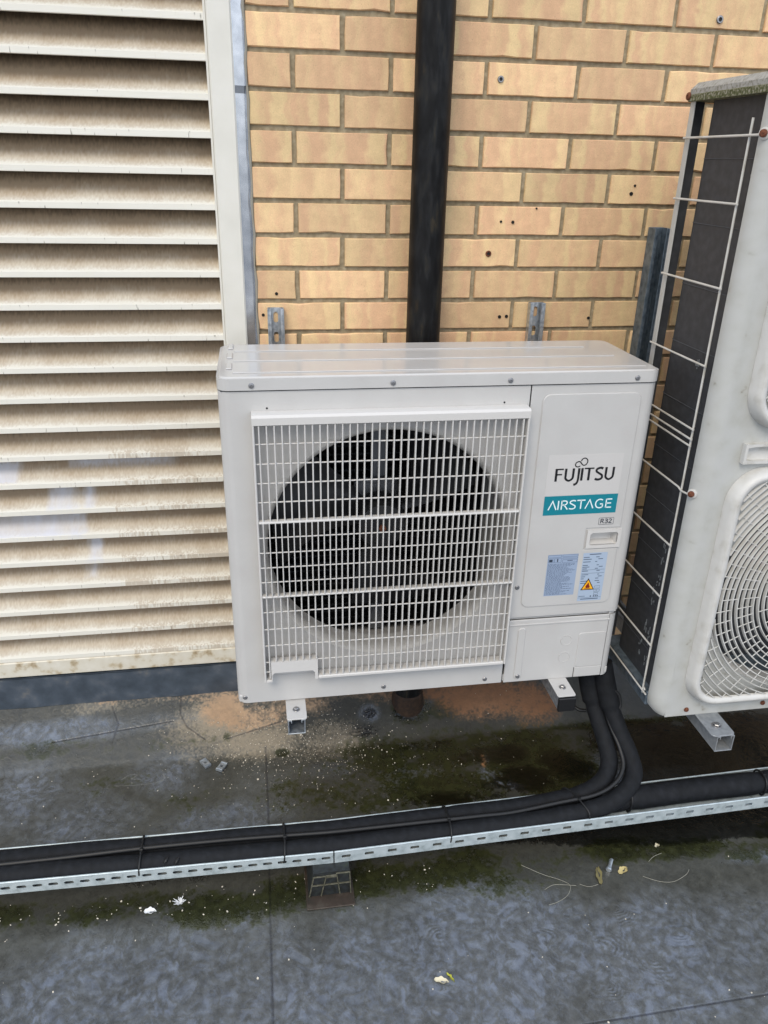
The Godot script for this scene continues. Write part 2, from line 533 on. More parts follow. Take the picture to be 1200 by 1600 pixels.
	var rings := [[-0.63, 0.103, 0.055], [-0.593, 0.25, 0.05], [0.485, 0.941, 0.085], [0.586, 0.987, 0.075], [0.462, 1.028, 0.06], [0.135, 0.859, 0.06], [0.556, 0.852, 0.07], [0.36, 0.90, 0.06], [0.68, 0.93, 0.06]]
	var kx := w / RW
	var ks := h / RS
	var ring_h := zero.duplicate()
	for r in rings:
		var cx: float = (r[0] - RX0) * kx
		var cy: float = r[1] * ks
		var rr: float = r[2] * kx
		for j in range(maxi(0, int(cy - rr)), mini(h, int(cy + rr))):
			for i in range(maxi(0, int(cx - rr)), mini(w, int(cx + rr))):
				var d := Vector2(i - cx, (j - cy) * 1.25).length()
				if d < rr:
					var k := j * w + i
					var an := atan2(j - cy, i - cx)
					var part_arc := clampf(0.15 + sin(an * 1.0 + cx) * 0.8 + sin(an * 3.0 + cy) * 0.35, 0.0, 1.0)
					ring_h[k] += sin(d * 0.95 + n1[k] * 0.12 + n2[k] * 0.02) * (1.0 - d / rr) * 0.8 * part_arc
	# seams: straight laps and two cut patches
	var seams := [[Vector2(-0.249, 0.19), Vector2(-0.247, 0.49)], [Vector2(-0.247, 0.49), Vector2(-0.25, 0.72)], [Vector2(-0.25, 0.72), Vector2(-0.253, 1.6)], [Vector2(-0.498, 0.0), Vector2(-0.499, 0.064)], [Vector2(-0.499, 0.064), Vector2(-0.479, 0.106)], [Vector2(-0.479, 0.106), Vector2(-0.426, 0.151)], [Vector2(-0.70, 0.022), Vector2(-0.678, 0.078)], [Vector2(-0.678, 0.078), Vector2(-0.692, 0.136)], [Vector2(0.28, 1.10), Vector2(1.7, 1.085)], [Vector2(-0.36, 0.155), Vector2(-0.20, 0.115)], [Vector2(-0.86, 0.12), Vector2(-0.52, 0.085)]]
	var seam_a := zero.duplicate()
	for sg in seams:
		var a: Vector2 = sg[0]
		var b: Vector2 = sg[1]
		var steps := int(a.distance_to(b) * kx * 1.5) + 2
		for q in steps + 1:
			var p := a.lerp(b, float(q) / steps)
			var cx := (p.x - RX0) * kx
			var cy := p.y * ks
			for dj in range(-2, 3):
				for di in range(-2, 3):
					var jj := int(cy) + dj
					var ii := int(cx) + di
					if ii >= 0 and jj >= 0 and ii < w and jj < h:
						var d := Vector2(cx - ii, cy - jj).length()
						var k := jj * w + ii
						seam_a[k] = maxf(seam_a[k], clampf(1.6 - d * 0.8, 0.0, 1.0))
	# chalk-like scribble left on the membrane
	var scr := [[Vector2(-0.652, 0.262), Vector2(-0.63, 0.247), Vector2(-0.612, 0.252), Vector2(-0.625, 0.263), Vector2(-0.60, 0.268)], [Vector2(-0.668, 0.285), Vector2(-0.62, 0.289), Vector2(-0.56, 0.288), Vector2(-0.535, 0.275), Vector2(-0.54, 0.255)]]
	var chalk := zero.duplicate()
	for sc in scr:
		for p in smooth(sc, 40):
			var ii := int((p.x - RX0) * kx)
			var jj := int(p.y * ks)
			chalk[jj * w + ii] = 0.7
			chalk[jj * w + ii + 1] = 0.5
	var col := PackedByteArray()
	col.resize(w * h * 3)
	var rou := PackedByteArray()
	rou.resize(w * h)
	for k in w * h:
		var a1 := n1[k] / 255.0
		var a2 := n2[k] / 255.0
		var a3 := n3[k] / 255.0
		var a4 := n4[k] / 255.0
		var g := 0.82 + 0.22 * a1 + 0.20 * (a2 - 0.5) + 0.16 * (a4 - 0.5)
		var r := 73.0 * g
		var gg := 73.0 * g
		var b := 67.0 * g
		var ro := 0.36
		var f := film[k]
		var cover := clampf(f * 1.6 + (a1 - 0.5) * 0.9 - 0.10, 0.0, 1.0)
		var vein := clampf(0.72 - (a3 - 0.42) * 2.0 + (a2 - 0.5) * 0.7 + ring_h[k] * 0.9, 0.0, 1.0)
		var fm := cover * (0.36 + 0.64 * vein)
		if fm > 0.0:
			var q := fm * 0.9
			r += (109.0 + 24.0 * (a2 - 0.5) - r) * q
			gg += (117.0 + 24.0 * (a2 - 0.5) - gg) * q
			b += (131.0 + 22.0 * (a2 - 0.5) - b) * q
			ro -= 0.18 * q
		var pl := pale[k]
		if pl > 0.0:
			var q := clampf((pl - 0.55 + a4 * 0.55 + (a1 - 0.5) * 0.5) * 1.5, 0.0, 0.8)
			r += (152.0 - r) * q; gg += (140.0 - gg) * q; b += (120.0 - b) * q
			ro += 0.3 * q
		var m := moss[k]
		if m > 0.0:
			var q := clampf((m - 0.50 + (a1 - 0.5) * 1.0 + (a2 - 0.5) * 0.9 + (a4 - 0.5) * 0.5) * 2.2, 0.0, 1.0)
			var tone := 0.7 + 0.7 * a2 + 0.35 * (a3 - 0.5)
			r += (35.0 * tone - r) * q * 0.93; gg += (37.0 * tone - gg) * q * 0.93; b += (18.0 * tone - b) * q * 0.93
			ro -= 0.08 * q
		var o := orange[k]
		if o > 0.0:
			var q := clampf((o - 0.16 + (a1 - 0.5) * 0.8 + (a2 - 0.5) * 0.45 + (a4 - 0.5) * 0.6) * 1.35, 0.0, 0.9)
			var gr := 0.90 + 0.14 * a2 + 0.08 * a4
			var lean := clampf(((k % w) / kx + RX0) * 3.0 + 0.3, 0.0, 1.0) # pale brick powder one side, rustier the other
			r += ((lerpf(180.0, 158.0, lean) - 18.0 * a1) * gr - r) * q; gg += ((lerpf(153.0, 116.0, lean) - 20.0 * a1) * gr - gg) * q; b += ((lerpf(125.0, 84.0, lean) - 20.0 * a1) * gr - b) * q
			ro += 0.3 * q
		var we := wet[k]
		if we > 0.0:
			var q := clampf((we - 0.40 + (a1 - 0.5) * 0.8 + (a3 - 0.5) * 0.7 + (a2 - 0.5) * 0.25) * 3.0, 0.0, 1.0)
			var dk := 0.26 + 0.22 * a3
			r += (r * dk - r) * q; gg += (gg * dk - gg) * q; b += (b * dk - b) * q
			ro += (0.10 - ro) * q
		var sa := seam_a[k]
		if sa > 0.0:
			var q := sa * (0.35 + 0.4 * a2)
			r *= 1.0 - 0.5 * q; gg *= 1.0 - 0.5 * q; b *= 1.0 - 0.45 * q
		if chalk[k] > 0.0:
			var q := chalk[k] * (0.4 + 0.6 * a4)
			r += (150.0 - r) * q; gg += (150.0 - gg) * q; b += (146.0 - b) * q
		col[k * 3] = int(clampf(r, 0, 255)); col[k * 3 + 1] = int(clampf(gg, 0, 255)); col[k * 3 + 2] = int(clampf(b, 0, 255))
		rou[k] = int(clampf(ro + (a2 - 0.5) * 0.2, 0.06, 1.0) * 255.0)
		var hv := 0.5 + (a3 - 0.5) * 0.35 + (a2 - 0.5) * 0.22 + (a4 - 0.5) * 0.05 + ring_h[k] * 0.22 - sa * 0.25
		hgt[k] = int(clampf(hv, 0.0, 1.0) * 255.0)
	var m := mat(Color.WHITE, 1.0)
	m.albedo_texture = ImageTexture.create_from_image(Image.create_from_data(w, h, false, Image.FORMAT_RGB8, col))
	m.roughness_texture = ImageTexture.create_from_image(Image.create_from_data(w, h, false, Image.FORMAT_L8, rou))
	var nim := Image.create_from_data(w, h, false, Image.FORMAT_L8, hgt)
	nim.bump_map_to_normal_map(2.2)
	m.normal_enabled = true
	m.normal_texture = ImageTexture.create_from_image(nim)
	m.normal_scale = 0.55
	m.metallic_specular = 0.6
	var mb := MB.new()
	var rows := []
	var uvs := []
	var ss := [0.0, 0.03, 0.08, 0.14, 0.185, 0.2, 0.2147, 0.23, 0.26, 0.4, 0.8, 1.2, 1.6]
	for s in ss:
		var row := []
		var uv := []
		for i in 35:
			var x := RX0 + RW * i / 34.0
			var p := roof_point(x, s)
			if s > 0.17 and s < 0.25: p.y += 0.0025 # rounded foot of the fillet
			row.append(p)
			uv.append(Vector2((x - RX0) / RW, s / RS))
		rows.append(row)
		uvs.append(uv)
	mb.grid(rows, true, uvs)
	var o := part("roof", mb, m, self)
	o.set_meta("kind", "structure")
	# the rest of the flat roof
	var far := tri_mat(blotch(512, 0.012, 41, [0.0, 0.4, 0.6, 1.0], [srgb(58, 58, 50), srgb(84, 85, 82), srgb(98, 101, 106), srgb(120, 126, 138)]), 0.7, 0.45)
	var fb := MB.new()
	fb.quad(Vector3(-40, -0.004, 40), Vector3(40, -0.004, 40), Vector3(40, -0.004, 0.1), Vector3(-40, -0.004, 0.1))
	var fo := part("ground", fb, far, self)
	fo.set_meta("kind", "structure")

# ------------------------------------------------------------------ brick wall
const COURSE := 0.0778
const WX0 := -0.2165
const WX1 := 2.02

func brick_texture() -> ImageTexture:
	var cw := 256
	var ch := 80
	var w := cw * 4
	var h := ch * 6
	var f1 := bytes(noise(0.02, FastNoiseLite.TYPE_SIMPLEX_SMOOTH, 51, 4), w, h)
	var f2 := bytes(noise(0.22, FastNoiseLite.TYPE_SIMPLEX_SMOOTH, 52, 3), w, h)
	var st := noise(0.018, FastNoiseLite.TYPE_SIMPLEX_SMOOTH, 53, 4)
	var fine := noise(0.12, FastNoiseLite.TYPE_SIMPLEX_SMOOTH, 54, 3)
	var out := PackedByteArray()
	out.resize(w * h * 3)
	var r2 := RandomNumberGenerator.new()
	r2.seed = 8
	for cell in 24:
		var ox := (cell % 4) * cw
		var oy := (cell / 4) * ch
		var tone := r2.randf_range(0.92, 1.05)
		var pink := r2.randf_range(-0.4, 0.6)
		var amp := r2.randf_range(0.5, 1.3)
		for j in ch:
			for i in cw:
				var k := (oy + j) * w + ox + i
				var a := f1[k] / 255.0 - 0.5
				var b := f2[k] / 255.0 - 0.5
				var sx := i + a * 22.0
				var s := st.get_noise_2d(sx, cell * 300.0 + j * 0.06) * amp
				var s2 := fine.get_noise_2d(sx, cell * 300.0 + j * 0.15)
				# yellow-cream versus pinkish vertical firing bands
				var y := clampf(0.5 + s * 1.5 + s2 * 0.2, 0.0, 1.0)
				var p := clampf(0.5 - s * 1.2 + pink * 0.5, 0.0, 1.0)
				var r := 222.0 + y * 9.0
				var g := 187.0 + y * 15.0 - p * 6.0
				var bl := 144.0 + y * 9.0 - p * 1.0
				var q := tone * (1.0 + b * 0.08 + a * 0.08)
				if b < -0.40: q *= 0.84
				out[k * 3] = int(clampf(r * q, 0, 255)); out[k * 3 + 1] = int(clampf(g * q, 0, 255)); out[k * 3 + 2] = int(clampf(bl * q, 0, 255))
	return ImageTexture.create_from_image(Image.create_from_data(w, h, false, Image.FORMAT_RGB8, out))

# brick face with a ragged arris; cell picks the colouring, span the length
func brick_mesh(mb: MB, cell: int, x0: float, x1: float, y0: float, y1: float, r: RandomNumberGenerator) -> void:
	var u0 := (cell % 4) / 4.0 + 0.004
	var v0 := (cell / 4) / 6.0 + 0.006
	var full := 0.215
	var nx := maxi(2, int(round((x1 - x0) / 0.036)))
	var outer := []
	var inner := []
	var cham := 0.0018
	for side in 4:
		var cnt := nx if side % 2 == 0 else 2
		for i in cnt:
			var f := float(i) / cnt
			var p := Vector2.ZERO
			var d := Vector2.ZERO
			match side:
				0: p = Vector2(lerpf(x0, x1, f), y0); d = Vector2(0, 1)
				1: p = Vector2(x1, lerpf(y0, y1, f)); d = Vector2(-1, 0)
				2: p = Vector2(lerpf(x1, x0, f), y1); d = Vector2(0, -1)
				3: p = Vector2(x0, lerpf(y1, y0, f)); d = Vector2(1, 0)
			if i == 0:
				d = Vector2(1 if side == 0 or side == 3 else -1, 1 if side < 2 else -1)
			var jag := r.randf_range(0.0, 0.0012)
			if r.randf() < 0.06: jag += r.randf_range(0.001, 0.004)
			outer.append(p + d * jag * 0.6)
			inner.append(p + d * (cham * r.randf_range(0.55, 1.1) + jag))
	var m := outer.size()
	var UV := func(p: Vector2) -> Vector2: return Vector2(u0 + (p.x - x0) / full * 0.242, v0 + (1.0 - (p.y - y0) / (y1 - y0)) * 0.155)
	var ctr := Vector2((x0 + x1) * 0.5, (y0 + y1) * 0.5)
	var mid := [Vector2(x0 + (y1 - y0) * 0.5, ctr.y), Vector2(x1 - (y1 - y0) * 0.5, ctr.y)]
	for i in m:
		var j := (i + 1) % m
		var a: Vector2 = outer[i]
		var b: Vector2 = outer[j]
		var c: Vector2 = inner[j]
		var d: Vector2 = inner[i]
		mb.quad(Vector3(a.x, a.y, -0.03), Vector3(b.x, b.y, -0.03), Vector3(b.x, b.y, -0.003), Vector3(a.x, a.y, -0.003), UV.call(a), UV.call(b), UV.call(b), UV.call(a))
		mb.quad(Vector3(a.x, a.y, -0.003), Vector3(b.x, b.y, -0.003), Vector3(c.x, c.y, 0), Vector3(d.x, d.y, 0), UV.call(a), UV.call(b), UV.call(c), UV.call(d))
	var id := Geometry2D.triangulate_polygon(PackedVector2Array(inner))
	for i in range(0, id.size(), 3):
		var a: Vector2 = inner[id[i]]
		var b: Vector2 = inner[id[i + 1]]
		var c: Vector2 = inner[id[i + 2]]
		if (b - a).cross(c - a) < 0.0:
			var z := b
			b = c; c = z
		mb.tri(Vector3(a.x, a.y, 0), Vector3(b.x, b.y, 0), Vector3(c.x, c.y, 0), UV.call(a), UV.call(b), UV.call(c))

func build_wall() -> void:
	var root := thing("brick_wall", "buff brick wall in stretcher bond behind the two white condensers", "wall")
	var bm := mat(Color.WHITE, 0.85)
	bm.albedo_texture = brick_texture()
	bm.normal_enabled = true
	bm.normal_texture = grain_normal(512, 0.06, 56, 3.0)
	bm.normal_scale = 0.14
	var mort := tri_mat(blotch(512, 0.03, 57, [0.0, 0.3, 0.5, 0.7, 1.0], [srgb(124, 112, 90), srgb(140, 128, 104), srgb(148, 136, 112), srgb(156, 145, 121), srgb(172, 162, 140)]), 3.0, 0.95, 0.0, grain_normal(512, 0.05, 58, 3.0), 0.6)
	# mortar bed, finely uneven
	var mb := MB.new()
	var rows := []
	var fn := noise(14.0, FastNoiseLite.TYPE_SIMPLEX_SMOOTH, 59, 3)
	for j in 150:
		var row := []
		for i in 110:
			var x := lerpf(WX0, WX1, i / 109.0)
			var y := lerpf(0.16, 3.2, j / 149.0)
			row.append(Vector3(x, y, -0.0065 + fn.get_noise_2d(x * 3.0, y * 3.0) * 0.0018))
		rows.append(row)
	mb.grid(rows)
	mb.box(Vector3(WX0, 0.16, -0.24), Vector3(WX1, 3.2, -0.02))
	part("mortar", mb, mort, root)
	var r := RandomNumberGenerator.new()
	r.seed = 77
	var full := []
	for c in 24:
		var b := MB.new()
		brick_mesh(b, c, 0.0, 0.215, 0.0, COURSE - 0.01, r)
		full.append(b.mesh())
	var upper := MB.new()
	for row in range(-16, 23):
		var ytop := 1.9 - (row - 1) * COURSE - 0.005
		var ybot := ytop - (COURSE - 0.01)
		if ytop < 0.2: continue
		var k0 := -1
		for k in range(-2, 11):
			var xj := k * 0.225 + (0.0 if absi(row) % 2 == 1 else -0.1125)
			var x0 := xj + 0.005
			var x1 := xj + 0.22
			if x1 < WX0 + 0.012 or x0 > WX1 - 0.02: continue
			var c := r.randi() % 24
			var dz := r.randf_range(-0.0012, 0.0012)
			var dy := r.randf_range(-0.0008, 0.0008)
			if row < -4:
				upper.xf = Transform3D(Basis(), Vector3(0, dy, dz))
				brick_mesh(upper, c, maxf(x0, WX0 + 0.002), minf(x1, WX1), ybot, ytop, r)
			elif x0 < WX0 or x1 > WX1:
				var b := MB.new()
				brick_mesh(b, c, maxf(x0, WX0 + 0.002), minf(x1, WX1), ybot, ytop, r)
				var o := part("brick", b, bm, root)
				o.position = Vector3(0, dy, dz)
			else:
				var o := put("brick", full[c], bm, root)
				o.position = Vector3(x0, ybot + dy, dz)
	part("upper_bricks", upper, bm, root).set_meta("kind", "stuff")
	# steel sleeves left in drilled holes, and plain drill holes
	for h in [[0.898, 1.925, 0.0085], [0.372, 1.783, 0.0075], [0.373, 1.393, 0.0075]]:
		var a := MB.new()
		a.lathe([Vector2(h[2], -0.004), Vector2(h[2], 0.003), Vector2(h[2] * 0.86, 0.004), Vector2(h[2] * 0.55, 0.004), Vector2(h[2] * 0.55, -0.004)], Vector3(h[0], h[1], 0), Vector3(0, 0, 1), 16)
		var o := part("anchor_sleeve", a, M.rust if h[1] < 1.5 else M.screw, root)
		var b := MB.new()
		b.lathe([Vector2(h[2] * 0.55, 0.0016), Vector2(0.0001, 0.0016)], Vector3(h[0], h[1], 0), Vector3(0, 0, 1), 12)
		part("bore", b, M.black, o)
	for h in [[0.737, 1.54, 0.0048], [0.744, 1.559, 0.0032], [-0.166, 1.295, 0.004], [-0.201, 1.243, 0.004], [0.416, 1.234, 0.0045], [0.435, 1.235, 0.0045], [0.665, 1.229, 0.004], [0.400, 1.470, 0.003], [0.431, 1.469, 0.004], [0.891, 1.236, 0.004], [0.49, 1.502, 0.0025]]:
		var b := MB.new()
		b.lathe([Vector2(h[2], -0.002), Vector2(h[2], 0.0022), Vector2(0.0001, 0.0019)], Vector3(h[0], h[1], 0), Vector3(0, 0, 1), 9)
		part("drill_hole", b, M.void, root)

# ------------------------------------------------------------------ louvre bank
const PITCH := 0.077
const LX0 := -1.72
const LX1 := -0.297

func louvre_texture() -> ImageTexture:
	var w := 1024
	var per := 48
	var cnt := 26
	var h := per * cnt
	var f1 := bytes(noise(0.02, FastNoiseLite.TYPE_SIMPLEX_SMOOTH, 61, 4), w, h)
	var f2 := bytes(noise(0.16, FastNoiseLite.TYPE_SIMPLEX_SMOOTH, 62, 3), w, h)
	var f3 := bytes(noise(0.006, FastNoiseLite.TYPE_SIMPLEX_SMOOTH, 63, 4), w, h)
	var f4 := bytes(noise(0.5, FastNoiseLite.TYPE_VALUE, 64, 1), w, h)
	var out := PackedByteArray()
	out.resize(w * h * 3)
	# pale spray paint: [slat, x0, x1, from, to]
	var spray := [[6, -0.98, -0.84, 0.30, 0.85], [6, -0.74, -0.45, 0.15, 0.55], [5, -0.80, -0.71, 0.10, 0.95], [5, -0.71, -0.67, 0.2, 0.9], [4, -1.0, -0.71, 0.25, 0.95], [3, -0.72, -0.67, 0.3, 1.0], [2, -0.73, -0.68, 0.1, 0.7], [4, -0.76, -0.70, 0.1, 1.0]]
	for sl in cnt:
		var idx := sl - 1 # slat number, 0 at y .333
		var sp := []
		for q in spray:
			if q[0] == idx: sp.append(q)
		for j in per:
			var v := (j + 0.5) / per # 0 at the hidden top edge, 1 at the lip
			for i in w:
				var k := (sl * per + j) * w + i
				var x := LX0 + (LX1 - LX0) * i / w
				var a := f1[k] / 255.0 - 0.5
				var b := f2[k] / 255.0 - 0.5
				var c := f3[k] / 255.0 - 0.5
				var d := f4[k] / 255.0 - 0.5
				var r := 228.0 + 5.0 * c
				var g := 225.0 + 5.0 * c
				var bl := 214.0 + 6.0 * c
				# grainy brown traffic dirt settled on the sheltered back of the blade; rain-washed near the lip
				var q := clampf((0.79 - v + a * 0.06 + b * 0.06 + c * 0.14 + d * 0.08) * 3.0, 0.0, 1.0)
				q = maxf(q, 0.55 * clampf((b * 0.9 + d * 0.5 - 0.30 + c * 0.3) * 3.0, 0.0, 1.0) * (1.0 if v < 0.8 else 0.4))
				# streaky grime where the lower blades catch splash
				if idx < 8 and x > -0.62:
					q = maxf(q, clampf((a * 0.9 + c * 1.0 + b * 0.8 + d * 0.6 + 0.06) * 1.3, 0.0, 0.4))
				r += (150.0 - r) * q * 0.82; g += (126.0 - g) * q * 0.82; bl += (98.0 - bl) * q * 0.82
				# sheltered slot painted near-black: soot plus the shade of the gap
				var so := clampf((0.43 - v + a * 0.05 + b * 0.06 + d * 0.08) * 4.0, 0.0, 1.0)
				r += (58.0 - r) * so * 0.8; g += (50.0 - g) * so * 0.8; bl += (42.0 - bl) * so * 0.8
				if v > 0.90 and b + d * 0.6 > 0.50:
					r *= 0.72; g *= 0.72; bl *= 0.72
				for s in sp:
					var ex := minf(x - s[1], s[2] - x) / 0.025 + a * 1.5
					var ey := minf(v - s[3], s[4] - v) / 0.12 + b * 0.8
					var z := clampf(minf(ex, ey), 0.0, 1.0) * (0.72 + 0.5 * a)
					if z > 0.0:
						r += (214.0 - r) * z; g += (217.0 - g) * z; bl += (228.0 - bl) * z
				out[k * 3] = int(clampf(r, 0, 255)); out[k * 3 + 1] = int(clampf(g, 0, 255)); out[k * 3 + 2] = int(clampf(bl, 0, 255))
	return ImageTexture.create_from_image(Image.create_from_data(w, h, false, Image.FORMAT_RGB8, out))

func build_louvre() -> void:
	var root := thing("louvre_panel", "cream metal ventilation louvre with dirty horizontal blades beside the brick wall", "louvre")
	var lm := mat(Color.WHITE, 0.5)
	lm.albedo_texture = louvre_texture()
	var cream := tri_mat(blotch(256, 0.02, 66, [0.0, 0.5, 1.0], [srgb(214, 212, 203), srgb(219, 217, 208), srgb(223, 221, 213)]), 1.5, 0.5)
	var sill_m := tri_mat(blotch(512, 0.02, 67, [0.0, 0.28, 0.42, 1.0], [srgb(150, 130, 100), srgb(196, 184, 160), srgb(212, 206, 190), srgb(222, 218, 206)]), 2.0, 0.55)
	# blade section, hidden top edge to lip: (depth, height above the lip's lower edge)
	var prof := smooth([Vector2(-0.086, 0.128), Vector2(-0.074, 0.104), Vector2(-0.062, 0.081), Vector2(-0.050, 0.060), Vector2(-0.037, 0.041), Vector2(-0.021, 0.0255), Vector2(-0.006, 0.0165), Vector2(0.0, 0.0135)], 3)
	prof.append(Vector2(0.0015, 0.0125))
	prof.append(Vector2(0.0015, 0.0))
	prof.append(Vector2(-0.004, -0.001))
	var m := prof.size()
	for sl in range(-1, 25):
		var y0 := 0.333 + PITCH * sl
		var mb := MB.new()
		var rows := []
		var uvs := []
		for i in m:
			var p: Vector2 = prof[i]
			var row := []
			var uv := []
			var v := clampf((i + 0.3) / (m - 1.0), 0.01, 0.985)
			for s in 5:
				var x := lerpf(LX0, LX1 - 0.002, s / 4.0)
				row.append(Vector3(x, y0 + p.y, p.x - 0.004))
				uv.append(Vector2((x - LX0) / (LX1 - LX0), (sl + 1 + v) / 26.0))
			rows.append(row)
			uvs.append(uv)
		# smooth over the blade, crisp at the lip
		mb.grid(rows.slice(0, m - 3), true, uvs.slice(0, m - 3))
		for k in range(m - 4, m - 1):
			mb.grid(rows.slice(k, k + 2), true, uvs.slice(k, k + 2))
		# underside, 1.5 mm behind
		var back := []
		for i in m - 3:
			var row := []
			for s in 5: row.append(rows[i][s] + Vector3(0, -0.0012, -0.0012))
			back.append(row)
		mb.grid(back, false, uvs.slice(0, m - 3))
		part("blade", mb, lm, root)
	var fr := MB.new()
	fr.box(Vector3(LX1, 0.2, -0.12), Vector3(-0.243, 2.34, 0.006), 0.0035)
	fr.box(Vector3(LX1 - 0.006, 0.2, -0.09), Vector3(LX1 - 0.0005, 2.34, -0.0015), 0.001)
	part("frame_stile", fr, cream, root)
	var tp := MB.new()
	tp.box(Vector3(LX0, 2.262, -0.09), Vector3(LX1 - 0.007, 2.34, 0.004), 0.003)
	part("frame_head", tp, cream, root)
	var lf := MB.new()
	lf.box(Vector3(LX0 - 0.055, 0.2, -0.09), Vector3(LX0 - 0.001, 2.34, 0.006), 0.003)
	part("frame_stile", lf, cream, root)
	var sl2 := MB.new()
	sl2.box(Vector3(LX0, 0.203, -0.09), Vector3(LX1 - 0.007, 0.2545, 0.0), 0.003)
	part("sill", sl2, sill_m, root)
	var bk := MB.new()
	bk.box(Vector3(LX0 - 0.05, 0.2, -0.26), Vector3(-0.25, 2.34, -0.22))
	part("dark_backing", bk, M.void, root)  # dark sheet added to stand for the unlit space behind the blades
	var ab := MB.new()
	ab.box(Vector3(LX0 - 0.055, 2.343, -0.24), Vector3(WX0 - 0.003, 3.2, 0.0))
	var cladding := single("cladding_panel", ab, cream, "plain cream cladding above the cream louvre", "cladding")

func build_wall_metal() -> void:
	# folded aluminium trim between the louvre frame and the bricks
	var lower := MB.new()
	lower.quad(Vector3(-0.2435, 0.2, -0.001), Vector3(-0.2225, 0.2, -0.007), Vector3(-0.2225, 1.758, -0.007), Vector3(-0.2435, 1.758, -0.001))
	lower.quad(Vector3(-0.2225, 0.2, -0.007), Vector3(-0.2165, 0.2, 0.0015), Vector3(-0.2165, 1.758, 0.0015), Vector3(-0.2225, 1.758, -0.007))
	lower.box(Vector3(-0.2435, 0.2, -0.03), Vector3(-0.217, 1.757, -0.012))
	var a := single("metal_trim", lower, M.bare_metal, "bright folded metal trim strip running up between cream louvre frame and bricks", "trim")
	var up := MB.new()
	up.quad(Vector3(-0.2435, 1.75, 0.002), Vector3(-0.221, 1.75, -0.002), Vector3(-0.221, 2.34, -0.002), Vector3(-0.2435, 2.34, 0.002))
	up.quad(Vector3(-0.221, 1.75, -0.002), Vector3(-0.2165, 1.75, 0.003), Vector3(-0.2165, 2.34, 0.003), Vector3(-0.221, 2.34, -0.002))
	up.quad(Vector3(-0.2435, 1.735, -0.0005), Vector3(-0.2225, 1.735, -0.006), Vector3(-0.221, 1.75, -0.002), Vector3(-0.2435, 1.75, 0.002))
	part("lapped_upper_length", up, M.bare_metal, a)
	var sb := MB.new()
	var pts := []
	var rad := []
	for i in 60:
		pts.append(Vector3(-0.2155 + 0.0012 * sin(i * 1.7) + 0.0008 * sin(i * 4.1), 0.21 + i * 0.036, 0.0005))
		rad.append(0.0028 + 0.0009 * sin(i * 2.3))
	sb.tube(pts, rad, 7)
	part("sealant_bead", sb, mat(srgb(146, 142, 130), 0.7), a)
	# membrane turned up the foot of the wall
	var um := tri_mat(blotch(512, 0.015, 71, [0.0, 0.3, 0.6, 0.8, 1.0], [srgb(56, 64, 74), srgb(64, 73, 83), srgb(72, 81, 92), srgb(84, 91, 100), srgb(116, 114, 110)]), 1.6, 0.42, 0.0, grain_normal(256, 0.02, 72, 2.0), 0.5)
	var ub := MB.new()
	var rows := []
	var fn := noise(3.0, FastNoiseLite.TYPE_SIMPLEX_SMOOTH, 73, 3)
	for j in 9:
		var row := []
		for i in 90:
			var x := lerpf(-1.8, 2.1, i / 89.0)
			var y := lerpf(0.098, 0.2, j / 8.0)
			var b := fn.get_noise_2d(x * 2.0, y * 4.0) * 0.003
			row.append(Vector3(x, y + (fn.get_noise_1d(x * 5.0) * 0.003 if j == 8 else 0.0), 0.0055 + b))
		rows.append(row)
	ub.grid(rows)
	ub.box(Vector3(-1.8, -0.01, -0.25), Vector3(2.1, 0.198, -0.001))
	single("wall_upstand", ub, um, "slate blue roofing upstand along the foot of the louvre and brick wall", "upstand")

func build_downpipe() -> void:
	var tex := blotch(512, 0.02, 75, [0.0, 0.3, 0.5, 0.62, 0.8, 1.0], [srgb(9, 9, 10), srgb(13, 13, 14), srgb(19, 19, 20), srgb(27, 28, 30), srgb(38, 37, 34), srgb(72, 60, 42)])
	var m := tri_mat(tex, 2.0, 0.45, 0.0, grain_normal(256, 0.04, 76, 2.0), 0.4)
	m.uv1_scale = Vector3(4.0, 0.9, 4.0)
	m.metallic_specular = 0.3
	var root := thing("waste_pipe", "black painted vertical pipe fixed to the brick wall behind the new condenser", "pipe", Vector3(0.1965, 0.05, 0.07))
	var mb := MB.new()
	mb.tube([Vector3(0, 0, 0), Vector3(0, 1.0, 0), Vector3(0, 2.0, 0), Vector3(0, 3.1, 0)], 0.0425, 28)
	part("pipe", mb, m, root)
	var c := MB.new()
	c.lathe([Vector2(0.0425, 0.05), Vector2(0.047, 0.046), Vector2(0.052, 0.0), Vector2(0.055, -0.03)], Vector3(0, 0, 0), Vector3.UP, 24)
	part("collar", c, tri_mat(blotch(128, 0.05, 77, [0.0, 0.5, 1.0], [srgb(30, 20, 14), srgb(52, 36, 24), srgb(74, 52, 34)]), 8.0, 0.7), root)
	var k := MB.new()
	k.box(Vector3(-0.062, 0.0, -0.068), Vector3(0.062, 0.03, -0.03), 0.003)
	k.lathe([Vector2(0.0425, 0.0), Vector2(0.047, 0.0), Vector2(0.047, 0.03), Vector2(0.0425, 0.03)], Vector3.ZERO, Vector3.UP, 24)
	var cl := part("clip", k, m, root)
	cl.position = Vector3(0, 2.12, 0)

